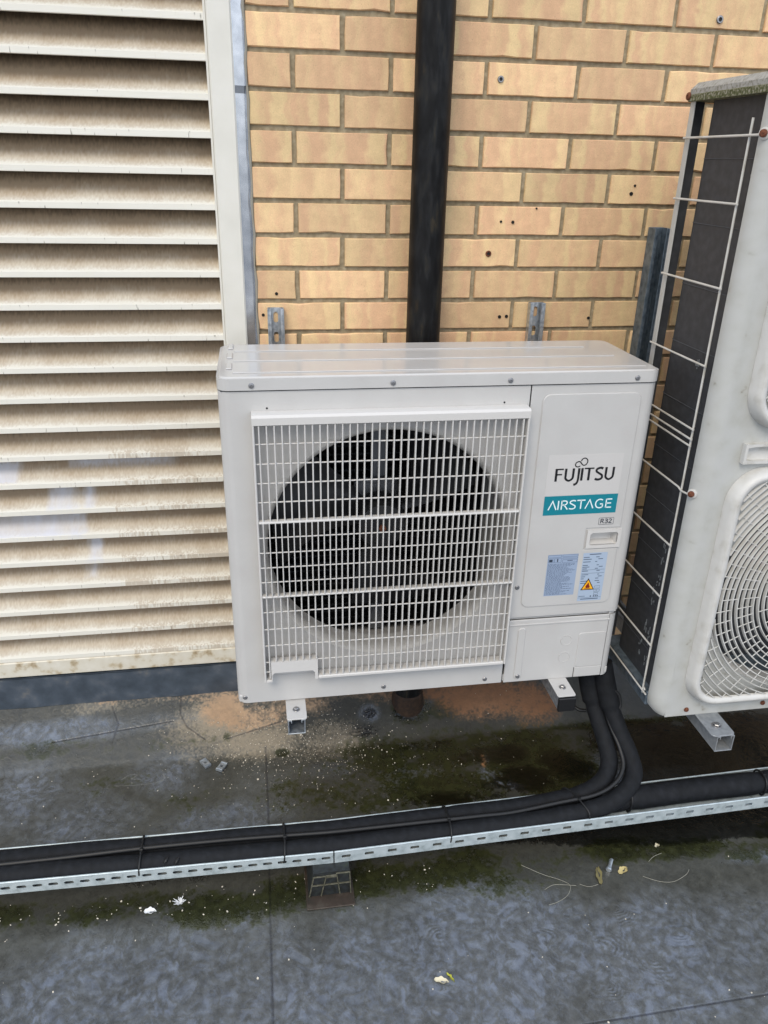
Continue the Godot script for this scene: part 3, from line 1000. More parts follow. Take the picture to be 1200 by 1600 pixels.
# ------------------------------------------------------------------ steel channel
# slotted channel along +y of length len, 41 x 21, back against z = 0, open to +z
func strut_mesh(length: float, wd: float, dp: float) -> MB:
	var mb := MB.new()
	var cells := int(length / 0.05)
	for i in cells:
		var y1 := length - i * 0.05
		mb.holed(Vector3(0, 0, 0.0025), Vector3.RIGHT, Vector3.UP, Rect2(-wd / 2 + 0.0025, y1 - 0.05, wd - 0.005, 0.05), Vector2(0, y1 - 0.024), Vector2(0.0058, 0.0135), 0.0056, 0.0022, 16)
	for s: float in [-1.0, 1.0]:
		mb.box(Vector3(minf(s * wd / 2, s * (wd / 2 - 0.0025)), length - cells * 0.05, 0), Vector3(maxf(s * wd / 2, s * (wd / 2 - 0.0025)), length, dp), 0.0006)
		var a := s * (wd / 2 - 0.0026)
		var b := s * (wd / 2 - 0.0095)
		mb.box(Vector3(minf(a, b), length - cells * 0.05, dp - 0.0026), Vector3(maxf(a, b), length, dp), 0.0006)
		mb.box(Vector3(minf(b - s * 0.0001, b + s * 0.0022), length - cells * 0.05, dp - 0.0085), Vector3(maxf(b - s * 0.0001, b + s * 0.0022), length, dp - 0.0027), 0.0005)
	return mb

# channel rail along +z, open upwards
func rail_mesh(length: float, wd: float, ht: float) -> MB:
	var mb := MB.new()
	mb.box(Vector3(-wd / 2, 0, 0), Vector3(wd / 2, 0.0025, length), 0.0006)
	for s: float in [-1.0, 1.0]:
		mb.box(Vector3(minf(s * wd / 2, s * (wd / 2 - 0.0025)), 0.0026, 0), Vector3(maxf(s * wd / 2, s * (wd / 2 - 0.0025)), ht, length), 0.0006)
		var a := s * (wd / 2 - 0.0026)
		var b := s * (wd / 2 - 0.0095)
		mb.box(Vector3(minf(a, b), ht - 0.0025, 0), Vector3(maxf(a, b), ht, length), 0.0005)
		mb.box(Vector3(minf(b - s * 0.0001, b + s * 0.0022), ht - 0.009, 0), Vector3(maxf(b - s * 0.0001, b + s * 0.0022), ht - 0.0026, length), 0.0005)
	return mb

func bolt_mesh(r: float, washer: float) -> ArrayMesh:
	var mb := MB.new()
	mb.lathe([Vector2(washer, 0.0), Vector2(washer, 0.0012), Vector2(washer * 0.93, 0.0018), Vector2(r * 1.05, 0.0018)], Vector3.ZERO, Vector3.UP, 20)
	var hex := PackedVector2Array()
	for k in 6: hex.append(Vector2(cos(k * TAU / 6), sin(k * TAU / 6)) * r)
	mb.prism(hex, Vector3.ZERO, Vector3.BACK, Vector3.RIGHT, 0.001, 0.0065, 0.0012)
	return mb.mesh()

func build_struts_and_rails() -> void:
	var g := "steel channels on the brick wall"
	var s1 := strut_mesh(0.90, 0.041, 0.022)
	for d in [[-0.170, 1.262, "slotted galvanised wall channel between louvre trim and black pipe, above the new condenser"], [0.512, 1.272, "slotted galvanised wall channel between black pipe and older condenser, above the new condenser"]]:
		var o := single("wall_channel", s1, M.galv, d[2], "channel", g)
		o.position = Vector3(d[0], d[1] - 0.90, 0.002)
	var s2 := MB.new()
	s2.box(Vector3(-0.0205, 0, 0.0), Vector3(-0.018, 1.17, 0.041), 0.0006)
	s2.box(Vector3(0.018, 0, 0.0), Vector3(0.0205, 1.17, 0.041), 0.0006)
	s2.box(Vector3(-0.0179, 0, 0.0), Vector3(0.0179, 1.17, 0.0025), 0.0006)
	s2.box(Vector3(-0.0179, 0, 0.0385), Vector3(-0.011, 1.17, 0.041), 0.0006)
	s2.box(Vector3(0.011, 0, 0.0385), Vector3(0.0179, 1.17, 0.041), 0.0006)
	var o3 := single("wall_channel", s2, M.galv_old, "weathered blue-grey deep wall channel beside the older condenser", "channel", g)
	o3.position = Vector3(0.818, 1.461 - 1.17, 0.002)
	# cantilever rails
	var b1 := bolt_mesh(0.0065, 0.0085)
	var rl := thing("support_rail", "open-ended galvanised rail under the new condenser on the louvre side", "rail", Vector3(-0.168, 0.3635, 0.024), "rails carrying the condensers")
	part("channel", rail_mesh(0.518, 0.041, 0.041), M.galv, rl)
	var rm := thing("support_rail", "galvanised rail with black end cap under the new condenser beside the insulated pipes", "rail", Vector3(0.500, 0.3635, 0.024), "rails carrying the condensers")
	part("channel", rail_mesh(0.514, 0.041, 0.041), M.galv, rm)
	var cap := MB.new()
	cap.box(Vector3(-0.0225, -0.002, 0.512), Vector3(0.0225, 0.038, 0.521), 0.002)
	part("end_cap", cap, M.black, rm)
	var rr := thing("support_rail", "weathered open-ended rail with bolt under the older condenser", "rail", Vector3(0.874, 0.289, 0.0), "rails carrying the condensers")
	part("channel", rail_mesh(0.655, 0.046, 0.046), M.rail_old, rr)
	var r2 := thing("support_rail", "weathered rail under the far end of the older condenser", "rail", Vector3(1.48, 0.289, 0.0), "rails carrying the condensers")
	part("channel", rail_mesh(0.655, 0.046, 0.046), M.rail_old, r2)

# ------------------------------------------------------------------ new condenser
func screw_mesh() -> ArrayMesh:
	var mb := MB.new()
	mb.lathe([Vector2(0.0058, 0.0), Vector2(0.0058, 0.0012), Vector2(0.0046, 0.0026), Vector2(0.0022, 0.0030), Vector2(0.0016, 0.0014), Vector2(0.0001, 0.0014)], Vector3.ZERO, Vector3(0, 0, 1), 14)
	return mb.mesh()

func wall_strip(mb: MB, path: Array, y0: float, y1: float, flip := false) -> void:
	var a := []
	var b := []
	for p in path:
		a.append(Vector3(p.x, y0, p.y)); b.append(Vector3(p.x, y1, p.y))
	mb.grid([a, b], flip)

func build_new_condenser() -> void:
	var root := thing("air_conditioner", "clean white condenser with square fan guard and teal label, hung beside the louvre", "air conditioner")
	var X0 := -0.303
	var X1 := 0.641
	var Z0 := 0.172
	var Z1 := 0.470
	var YB := 0.410
	var YT := 1.1765
	# casing: left, back and right sheets with rounded corners
	var cs := MB.new()
	var r := 0.024
	var left := arc(X0 + r, Z1 - r, r, PI / 2, PI, 6)
	left.append(Vector2(X0, Z0 + 0.012))
	left.append_array(arc(X0 + 0.012, Z0 + 0.012, 0.012, PI, PI * 1.5, 4))
	left.append(Vector2(X1 - 0.016, Z0))
	left.append_array(arc(X1 - 0.016, Z0 + 0.012, 0.012, -PI / 2, 0.0, 4))
	left.append(Vector2(X1 - 0.004, Z1 - r - 0.005))
	left.append_array(arc(X1 - 0.004 - r, Z1 - r - 0.005, r, 0.0, PI / 2, 6))
	wall_strip(cs, left, YB, YT, true)
	part("casing", cs, M.white, root)
	var bp := MB.new()
	bp.box(Vector3(X0 + 0.003, YB + 0.001, Z0 + 0.003), Vector3(X1 - 0.008, YB + 0.02, Z1 - 0.004), 0.002)
	part("base_pan", bp, M.white, root)
	# front sheet with the fan opening
	var fc := Vector2(0.054, 0.8105)
	var fr := 0.284
	var fp := MB.new()
	fp.holed(Vector3(0, 0, Z1), Vector3.RIGHT, Vector3.UP, Rect2(X0 + r, YB, 0.3495 - X0 - r, YT - YB), fc, Vector2(fr, fr), fr, 0.0012, 72)
	part("front_panel", fp, M.white, root)
	var bell := MB.new()
	var prof := []
	for k in 7:
		var a := k / 6.0 * PI / 2
		prof.append(Vector2(fr - 0.013 + 0.013 * (1.0 - sin(a)), -0.0005 - 0.022 * (1.0 - cos(a)) - 0.004 * k / 6.0))
	prof.append(Vector2(fr - 0.013, -0.06))
	var brows := []
	for q in prof:
		var ring := []
		for i in 73:
			var a := TAU * i / 72
			ring.append(Vector3(fc.x + cos(a) * q.x, fc.y + sin(a) * q.x, Z1 + q.y))
		brows.append(ring)
	bell.grid(brows, false, [], true)
	part("bell_mouth", bell, M.bell, root)
	# dark chamber with the coil
	var ch := MB.new()
	var c0 := Vector3(X0 + 0.012, YB + 0.022, Z0 + 0.02)
	var c1 := Vector3(0.346, YT - 0.003, Z1 - 0.003)
	ch.quad(Vector3(c0.x, c0.y, c1.z), Vector3(c0.x, c0.y, c0.z), Vector3(c0.x, c1.y, c0.z), Vector3(c0.x, c1.y, c1.z))
	ch.quad(Vector3(c1.x, c0.y, c0.z), Vector3(c1.x, c0.y, c1.z), Vector3(c1.x, c1.y, c1.z), Vector3(c1.x, c1.y, c0.z))
	ch.quad(Vector3(c0.x, c0.y, c1.z), Vector3(c1.x, c0.y, c1.z), Vector3(c1.x, c0.y, c0.z), Vector3(c0.x, c0.y, c0.z))
	ch.quad(Vector3(c0.x, c1.y, c0.z), Vector3(c1.x, c1.y, c0.z), Vector3(c1.x, c1.y, c1.z), Vector3(c0.x, c1.y, c1.z))
	part("fan_chamber", ch, M.white, root)
	var co := MB.new()
	for i in 34:
		var y := YB + 0.035 + i * 0.0215
		co.tube([Vector3(c0.x + 0.004, y, Z0 + 0.034), Vector3(c1.x - 0.004, y, Z0 + 0.034)], 0.0048, 6, false)
	co.quad(Vector3(c0.x, c0.y, c0.z), Vector3(c1.x, c0.y, c0.z), Vector3(c1.x, c1.y, c0.z), Vector3(c0.x, c1.y, c0.z))
	for i in 150:
		var x := c0.x + 0.006 + i * 0.00418
		co.quad(Vector3(x, c0.y + 0.002, Z0 + 0.022), Vector3(x, c0.y + 0.002, Z0 + 0.050), Vector3(x, c1.y - 0.002, Z0 + 0.050), Vector3(x, c1.y - 0.002, Z0 + 0.022))
	var coil := part("coil", co, M.coil_in, root)
	coil.set_meta("kind", "stuff")
	var br := MB.new()
	br.box(Vector3(0.045, YB + 0.03, Z0 + 0.045), Vector3(0.085, YT - 0.01, Z0 + 0.06), 0.003)
	br.box(Vector3(0.0, 0.745, Z0 + 0.062), Vector3(0.11, 0.89, Z0 + 0.09), 0.01)
	part("motor_bracket", br, M.inner, root)
	# fan
	var hub := MB.new()
	var ho := Vector3(fc.x, fc.y, Z1 - 0.12)
	hub.lathe([Vector2(0.062, -0.06), Vector2(0.062, 0.0), Vector2(0.055, 0.012), Vector2(0.03, 0.018), Vector2(0.0001, 0.019)], ho, Vector3(0, 0, 1), 28)
	var fan := part("fan_hub", hub, M.fan, root)
	for b in 3:
		var bl := MB.new()
		var rows := []
		for i in 9:
			var rr := lerpf(0.056, 0.258, i / 8.0)
			var row := []
			for j in 11:
				var f := j / 10.0
				var span := lerpf(0.75, 1.15, i / 8.0)
				var a := b * TAU / 3 + 0.5 + (f - 0.5) * span + 0.35 * i / 8.0
				row.append(Vector3(fc.x + cos(a) * rr, fc.y + sin(a) * rr, ho.z - 0.025 + (f - 0.5) * 0.075 - 0.03 * sin(f * PI)))
			rows.append(row)
		bl.grid(rows)
		part("blade", bl, M.fan, fan)
	var nut := MB.new()
	nut.lathe([Vector2(0.009, 0.018), Vector2(0.009, 0.026), Vector2(0.004, 0.028), Vector2(0.0001, 0.028)], ho, Vector3(0, 0, 1), 6)
	part("nut", nut, M.rust, fan)
	# fan guard
	var gx0 := -0.238
	var gx1 := 0.344
	var gy0 := 0.488
	var gy1 := 1.136
	var zg := 0.503
	var gb := MB.new()
	# hood along the top
	var hood := PackedVector2Array([Vector2(Z1 + 0.0005, gy1 - 0.021), Vector2(zg, gy1 - 0.021), Vector2(zg, gy1 - 0.006), Vector2(zg - 0.005, gy1 - 0.001), Vector2(Z1 + 0.0005, gy1)])
	gb.prism(hood, Vector3(gx1, 0, 0), Vector3(0, 0, 1), Vector3.UP, 0.0, gx1 - gx0)
	gb.box(Vector3(gx0, gy0, Z1 + 0.0005), Vector3(gx0 + 0.0045, gy1 - 0.0215, zg), 0.0015)
	gb.box(Vector3(gx1 - 0.0045, gy0, Z1 + 0.0005), Vector3(gx1, gy1 - 0.0215, zg), 0.0015)
	gb.box(Vector3(-0.113, gy0, Z1 + 0.006), Vector3(gx1 - 0.005, gy0 + 0.009, zg), 0.002)
	gb.box(Vector3(gx0 + 0.005, gy0, Z1 + 0.0005), Vector3(gx0 + 0.017, gy0 + 0.006, zg), 0.001)
	var guard := part("fan_guard", gb, M.guard, root)
	# bars
	var vb := MB.new()
	var zones := [[0.9, gy1 - 0.0215, 0.01555, 0.0028, zg - 0.001], [0.719, 0.9, 0.0130, 0.0023, zg + 0.0045], [gy0 + 0.0095, 0.719, 0.0156, 0.0028, zg - 0.001]]
	for zi in 3:
		var z: Array = zones[zi]
		var cnt := int((gx1 - gx0 - 0.02) / z[2])
		for i in cnt + 1:
			var x: float = gx0 + 0.0135 + i * (gx1 - gx0 - 0.027) / cnt
			var y0: float = z[0]
			if zi == 2 and x < -0.112 and x > gx0 + 0.016: y0 = 0.5435
			vb.box(Vector3(x - z[3] / 2, y0 + 0.001, z[4] - 0.010), Vector3(x + z[3] / 2, z[1] - 0.001, z[4]), 0.0007)
	part("upright_bars", vb, M.guard, guard).set_meta("kind", "stuff")
	var hb := MB.new()
	for y in [1.073, 1.030, 0.987, 0.944]:
		hb.tube([Vector3(gx0 + 0.004, y, zg - 0.007), Vector3(gx1 - 0.004, y, zg - 0.007)], 0.0017, 6)
	for k in range(1, 5):
		hb.tube([Vector3(gx0 + 0.004, 0.719 + 0.181 * k / 5.0, zg - 0.001), Vector3(gx1 - 0.004, 0.719 + 0.181 * k / 5.0, zg - 0.001)], 0.0015, 6)
	for y in [0.675, 0.630, 0.586]:
		hb.tube([Vector3(gx0 + 0.004, y, zg - 0.007), Vector3(gx1 - 0.004, y, zg - 0.007)], 0.0017, 6)
	hb.tube([Vector3(-0.114, 0.541, zg - 0.007), Vector3(gx1 - 0.004, 0.541, zg - 0.007)], 0.0017, 6)
	for y in [0.541, 0.514]:
		hb.tube([Vector3(gx0 + 0.004, y, zg - 0.007), Vector3(gx0 + 0.016, y, zg - 0.007)], 0.0017, 6)
	part("cross_bars", hb, M.guard, guard).set_meta("kind", "stuff")
	for y in [0.9, 0.719]:
		var sb := MB.new()
		sb.box(Vector3(gx0 + 0.0047, y - 0.0021, zg - 0.013), Vector3(gx1 - 0.0047, y + 0.0021, zg + 0.0035), 0.0012)
		part("main_rib", sb, M.guard, guard)
	# finger notch at the lower corner
	var nb := MB.new()
	var npoly := PackedVector2Array([Vector2(gx0 + 0.0165, 0.489), Vector2(gx0 + 0.0185, 0.489), Vector2(gx0 + 0.0185, 0.508), Vector2(gx0 + 0.024, 0.514), Vector2(-0.126, 0.514), Vector2(-0.1205, 0.508), Vector2(-0.1205, 0.489), Vector2(-0.1135, 0.489), Vector2(-0.1135, 0.543), Vector2(gx0 + 0.0165, 0.543)])
	nb.prism(npoly, Vector3(0, 0, 0), Vector3.RIGHT, Vector3.UP, Z1 + 0.012, zg - 0.0005)
	nb.box(Vector3(gx0 + 0.019, 0.492, Z1 + 0.0008), Vector3(-0.121, 0.501, Z1 + 0.010), 0.002)
	part("notch_plate", nb, M.guard, guard)
	# service side of the front
	var sp := MB.new()
	sp.holed(Vector3(0, 0, Z1), Vector3.RIGHT, Vector3.UP, Rect2(0.3525, 0.600, X1 - r - 0.3525, YT - 0.600), Vector2(0.5645, 0.8045), Vector2(0.036, 0.0185), 0.006, 0.0012, 40)
	var wrap := arc(X1 - r, Z1 - r, r, PI / 2, 0.0, 7)
	wrap.append(Vector2(X1, Z1 - 0.09))
	wall_strip(sp, wrap, 0.600, YT)
	# return under the panel
	sp.box(Vector3(0.3525, 0.5985, Z1 - 0.012), Vector3(X1 - 0.012, 0.5998, Z1 - 0.0015))
	var svc := part("service_panel", sp, M.white, root)
	var ep := rrect(0.379, 0.628, 0.604, 1.157, 0.018, 5)
	var clipped := Geometry2D.clip_polygons(ep, PackedVector2Array([Vector2(0.519, 0.777), Vector2(0.63, 0.777), Vector2(0.63, 0.832), Vector2(0.519, 0.832)]))
	var em := MB.new()
	em.prism(clipped[0], Vector3(0, 0, Z1), Vector3.RIGHT, Vector3.UP, 0.0004, 0.0026, 0.0016)
	part("raised_field", em, M.white, svc)
	# hand hold
	var hm := MB.new()
	hm.holed(Vector3(0, 0, Z1 + 0.0045), Vector3.RIGHT, Vector3.UP, Rect2(0.5225, 0.7805, 0.0845, 0.0475), Vector2(0.5648, 0.8043), Vector2(0.0345, 0.0165), 0.006, 0.0040, 40)
	var pin := [Vector3(0.531, 0.7885, Z1), Vector3(0.5985, 0.7885, Z1), Vector3(0.5985, 0.8205, Z1), Vector3(0.531, 0.8205, Z1)]
	var pbk := [Vector3(0.536, 0.7935, Z1 - 0.020), Vector3(0.5935, 0.7935, Z1 - 0.020), Vector3(0.5935, 0.8195, Z1 - 0.028), Vector3(0.536, 0.8195, Z1 - 0.028)]
	for k in 4:
		var j := (k + 1) % 4
		hm.quad(pin[k], pin[j], pbk[j], pbk[k])
	hm.quad(pbk[0], pbk[1], pbk[2], pbk[3])
	part("hand_hold", hm, M.guard, svc)
	# lower pipe cover
	var lc := MB.new()
	lc.box(Vector3(0.3555, YB - 0.003, Z1 - 0.006), Vector3(X1 - r - 0.002, 0.590, Z1 - 0.001), 0.0015)
	var w2 := arc(X1 - r - 0.002, Z1 - r - 0.001, r, PI / 2, 0.0, 7)
	w2.append(Vector2(X1 - 0.002, Z1 - 0.08))
	wall_strip(lc, w2, YB - 0.003, 0.590)
	lc.box(Vector3(0.3555, 0.5895, Z1 - 0.014), Vector3(X1 - 0.012, 0.599, Z1 - 0.0085))
	lc.box(Vector3(0.3555, 0.5745, Z1 - 0.0012), Vector3(X1 - r, 0.5795, Z1 + 0.0012), 0.001)
	var cov := part("pipe_cover", lc, M.white, root)
	var st := MB.new()
	st.prism(rrect(0.381, 0.4165, 0.4005, 0.5675, 0.009, 5), Vector3(0, 0, Z1 - 0.001), Vector3.RIGHT, Vector3.UP, -0.0004, 0.0022, 0.0014)
	part("screw_strip", st, M.white, cov)
	for ky in [0.522, 0.472]:
		var kn := MB.new()
		for s in 3:
			var a0 := s * TAU / 3 + 0.3
			var pts := []
			for i in 9:
				var a := a0 + i / 8.0 * (TAU / 3 - 0.25)
				pts.append(Vector3(0.509 + cos(a) * 0.0145, ky + sin(a) * 0.0145, Z1 - 0.0008))
			kn.tube(pts, 0.0009, 5)
		part("knockout", kn, M.white, cov)
	var dk := MB.new()
	dk.prism(rrect(0.541, 0.4395, 0.6135, 0.541, 0.008, 4), Vector3(0, 0, Z1 - 0.001), Vector3.RIGHT, Vector3.UP, -0.0004, 0.0014, 0.001)
	dk.box(Vector3(0.541, 0.409, Z1 - 0.0012), Vector3(0.613, 0.4375, Z1 + 0.0006), 0.0006)
	part("knockout_panel", dk, M.white, cov)
	var sl := MB.new()
	sl.box(Vector3(0.5392, 0.408, Z1 - 0.0012), Vector3(0.5404, 0.438, Z1 - 0.0004))
	part("slit", sl, M.dark, cov)
	var sl3 := MB.new()
	sl3.box(Vector3(0.6138, 0.408, Z1 - 0.0012), Vector3(0.6148, 0.43, Z1 - 0.0004))
	part("slit", sl3, M.dark, cov)
	# lid
	var ld := MB.new()
	ld.prism(rrect(X0 - 0.001, -(Z1 + 0.004), X1 + 0.001, -(Z0 - 0.006), 0.025, 6), Vector3(0, 0, 0), Vector3.RIGHT, Vector3(0, 0, -1), 1.1795, 1.2035, 0.0)
	ld.prism(rrect(X0 + 0.0035, -(Z1 - 0.0005), X1 - 0.0035, -(Z0 - 0.0015), 0.021, 6), Vector3(0, 0, 0), Vector3.RIGHT, Vector3(0, 0, -1), 1.2034, 1.2062, 0.0024)
	var lid := part("lid", ld, M.lid, root)
	var ribx := [0.555, 0.59, 0.62]
	for k in 3:
		var rb := MB.new()
		rb.box(Vector3(-0.272, 1.2058, [0.245, 0.338, 0.437][k] - 0.0035), Vector3(ribx[k], 1.2082, [0.245, 0.338, 0.437][k] + 0.0035), 0.002)
		part("rib", rb, M.lid, lid)
	for z in [0.20, 0.29, 0.385]:
		var tb := MB.new()
		tb.box(Vector3(-0.286, 1.2058, z - 0.024), Vector3(-0.2735, 1.2096, z + 0.024), 0.002)
		part("tab", tb, M.lid, lid)
	var seam := MB.new()
	seam.box(Vector3(X0 + 0.006, 1.1762, Z0 + 0.004), Vector3(X1 - 0.006, 1.1798, Z1 - 0.004))
	part("lid_gasket", seam, M.dark, root)
	# screws and moulding holes
	var sm := screw_mesh()
	for q in [[-0.235, 1.1895, 0.474], [0.052, 1.1895, 0.474], [0.302, 1.1895, 0.474], [0.586, 1.1895, 0.474], [-0.286, 0.426, Z1 - 0.0012], [0.049, 0.426, Z1], [0.306, 0.4245, Z1], [0.391, 0.4255, Z1 + 0.001], [0.366, 0.684, Z1]]:
		var o := put("screw", sm, M.screw, root)
		o.position = Vector3(q[0], q[1], q[2])
	for q in [[-0.206, 1.141], [0.294, 1.141]]:
		var hd := MB.new()
		hd.lathe([Vector2(0.0022, -0.001), Vector2(0.0022, 0.0004), Vector2(0.0001, 0.0004)], Vector3(q[0], q[1], Z1), Vector3(0, 0, 1), 10)
		part("pin_hole", hd, M.black, root)
	var gap := MB.new()
	gap.box(Vector3(0.3494, YB, Z1 - 0.008), Vector3(0.3526, YT, Z1 - 0.003))
	part("panel_joint", gap, M.dark, root)
	# feet on the rails
	var bm := bolt_mesh(0.0062, 0.0088)
	for x in [-0.167, 0.4985]:
		var ft := MB.new()
		var pl := rrect(x - 0.0235, -0.541, x + 0.0235, -0.25, 0.005, 3)
		ft.prism(pl, Vector3(0, 0, 0), Vector3.RIGHT, Vector3(0, 0, -1), 0.4047, 0.4075, 0.0006)
		ft.box(Vector3(x - 0.0235, 0.4076, 0.26), Vector3(x + 0.0235, 0.4105, 0.45))
		var foot := part("foot", ft, M.white, root)
		var bo := put("bolt", bm, M.screw, foot)
		bo.position = Vector3(x, 0.4075, 0.507)
	build_labels(root, Z1 + 0.0026)

func glyph_strokes(ch: String) -> Array:
	match ch:
		"F": return [[Vector2(0.10, 0), Vector2(0.10, 1)], [Vector2(0.04, 0.955), Vector2(0.55, 0.955)], [Vector2(0.1, 0.54), Vector2(0.47, 0.54)]]
		"U": return [smooth([Vector2(0.09, 1), Vector2(0.09, 0.5), Vector2(0.11, 0.2), Vector2(0.32, 0.03), Vector2(0.54, 0.2), Vector2(0.57, 0.5), Vector2(0.57, 1)], 6)]
		"J": return [smooth([Vector2(0.2, 1), Vector2(0.2, 0.4), Vector2(0.19, 0.02), Vector2(0.11, -0.22), Vector2(-0.06, -0.32)], 6)]
		"I": return [[Vector2(0.08, 0), Vector2(0.08, 1)]]
		"T": return [[Vector2(0.0, 0.955), Vector2(0.62, 0.955)], [Vector2(0.31, 0), Vector2(0.31, 0.95)]]
		"S": return [smooth([Vector2(0.50, 0.90), Vector2(0.33, 0.97), Vector2(0.12, 0.88), Vector2(0.09, 0.70), Vector2(0.28, 0.53), Vector2(0.47, 0.36), Vector2(0.46, 0.13), Vector2(0.25, 0.03), Vector2(0.03, 0.10)], 5)]
		"A": return [[Vector2(0.0, 0), Vector2(0.30, 0.97), Vector2(0.60, 0)]]
		"R": return [[Vector2(0.07, 0), Vector2(0.07, 1)], smooth([Vector2(0.07, 0.955), Vector2(0.33, 0.955), Vector2(0.46, 0.84), Vector2(0.44, 0.62), Vector2(0.28, 0.52), Vector2(0.07, 0.52)], 5), [Vector2(0.26, 0.52), Vector2(0.54, 0.0)]]
		"G": return [smooth([Vector2(0.60, 0.88), Vector2(0.40, 0.97), Vector2(0.17, 0.85), Vector2(0.07, 0.5), Vector2(0.17, 0.14), Vector2(0.40, 0.03), Vector2(0.61, 0.12)], 5), [Vector2(0.61, 0.10), Vector2(0.61, 0.46)], [Vector2(0.40, 0.455), Vector2(0.63, 0.455)]]
		"E": return [[Vector2(0.07, 0), Vector2(0.07, 1)], [Vector2(0.07, 0.955), Vector2(0.50, 0.955)], [Vector2(0.07, 0.51), Vector2(0.46, 0.51)], [Vector2(0.07, 0.045), Vector2(0.50, 0.045)]]
		"3": return [smooth([Vector2(0.06, 0.9), Vector2(0.28, 0.97), Vector2(0.46, 0.83), Vector2(0.40, 0.6), Vector2(0.2, 0.53), Vector2(0.42, 0.45), Vector2(0.5, 0.22), Vector2(0.3, 0.02), Vector2(0.04, 0.1)], 5)]
		"2": return [smooth([Vector2(0.06, 0.82), Vector2(0.2, 0.96), Vector2(0.42, 0.9), Vector2(0.45, 0.68), Vector2(0.28, 0.4), Vector2(0.05, 0.06)], 5), [Vector2(0.03, 0.055), Vector2(0.52, 0.055)]]
	return []

func write(mb: MB, text: String, adv: Array, x0: float, y0: float, wd: float, ht: float, z: float, sw: float, slant := 0.0, flare := -1.0) -> void:
	var total := 0.0
	for a in adv: total += a
	var sx := wd / total
	var x := x0
	for i in text.length():
		for s in glyph_strokes(text[i]):
			var pts := []
			for p in s: pts.append(Vector2(x + p.x * sx + p.y * slant * ht, y0 + p.y * ht))
			var bar: bool = flare > 0.0 and s.size() == 2 and absf(s[0].y - s[1].y) < 0.01
			mb.ribbon(pts, sw * (0.62 if bar else 1.0), Vector3(0, 0, z), Vector3.RIGHT, Vector3.UP, flare * (0.62 if bar else 1.0) if flare > 0.0 else -1.0)
		x += adv[i] * sx

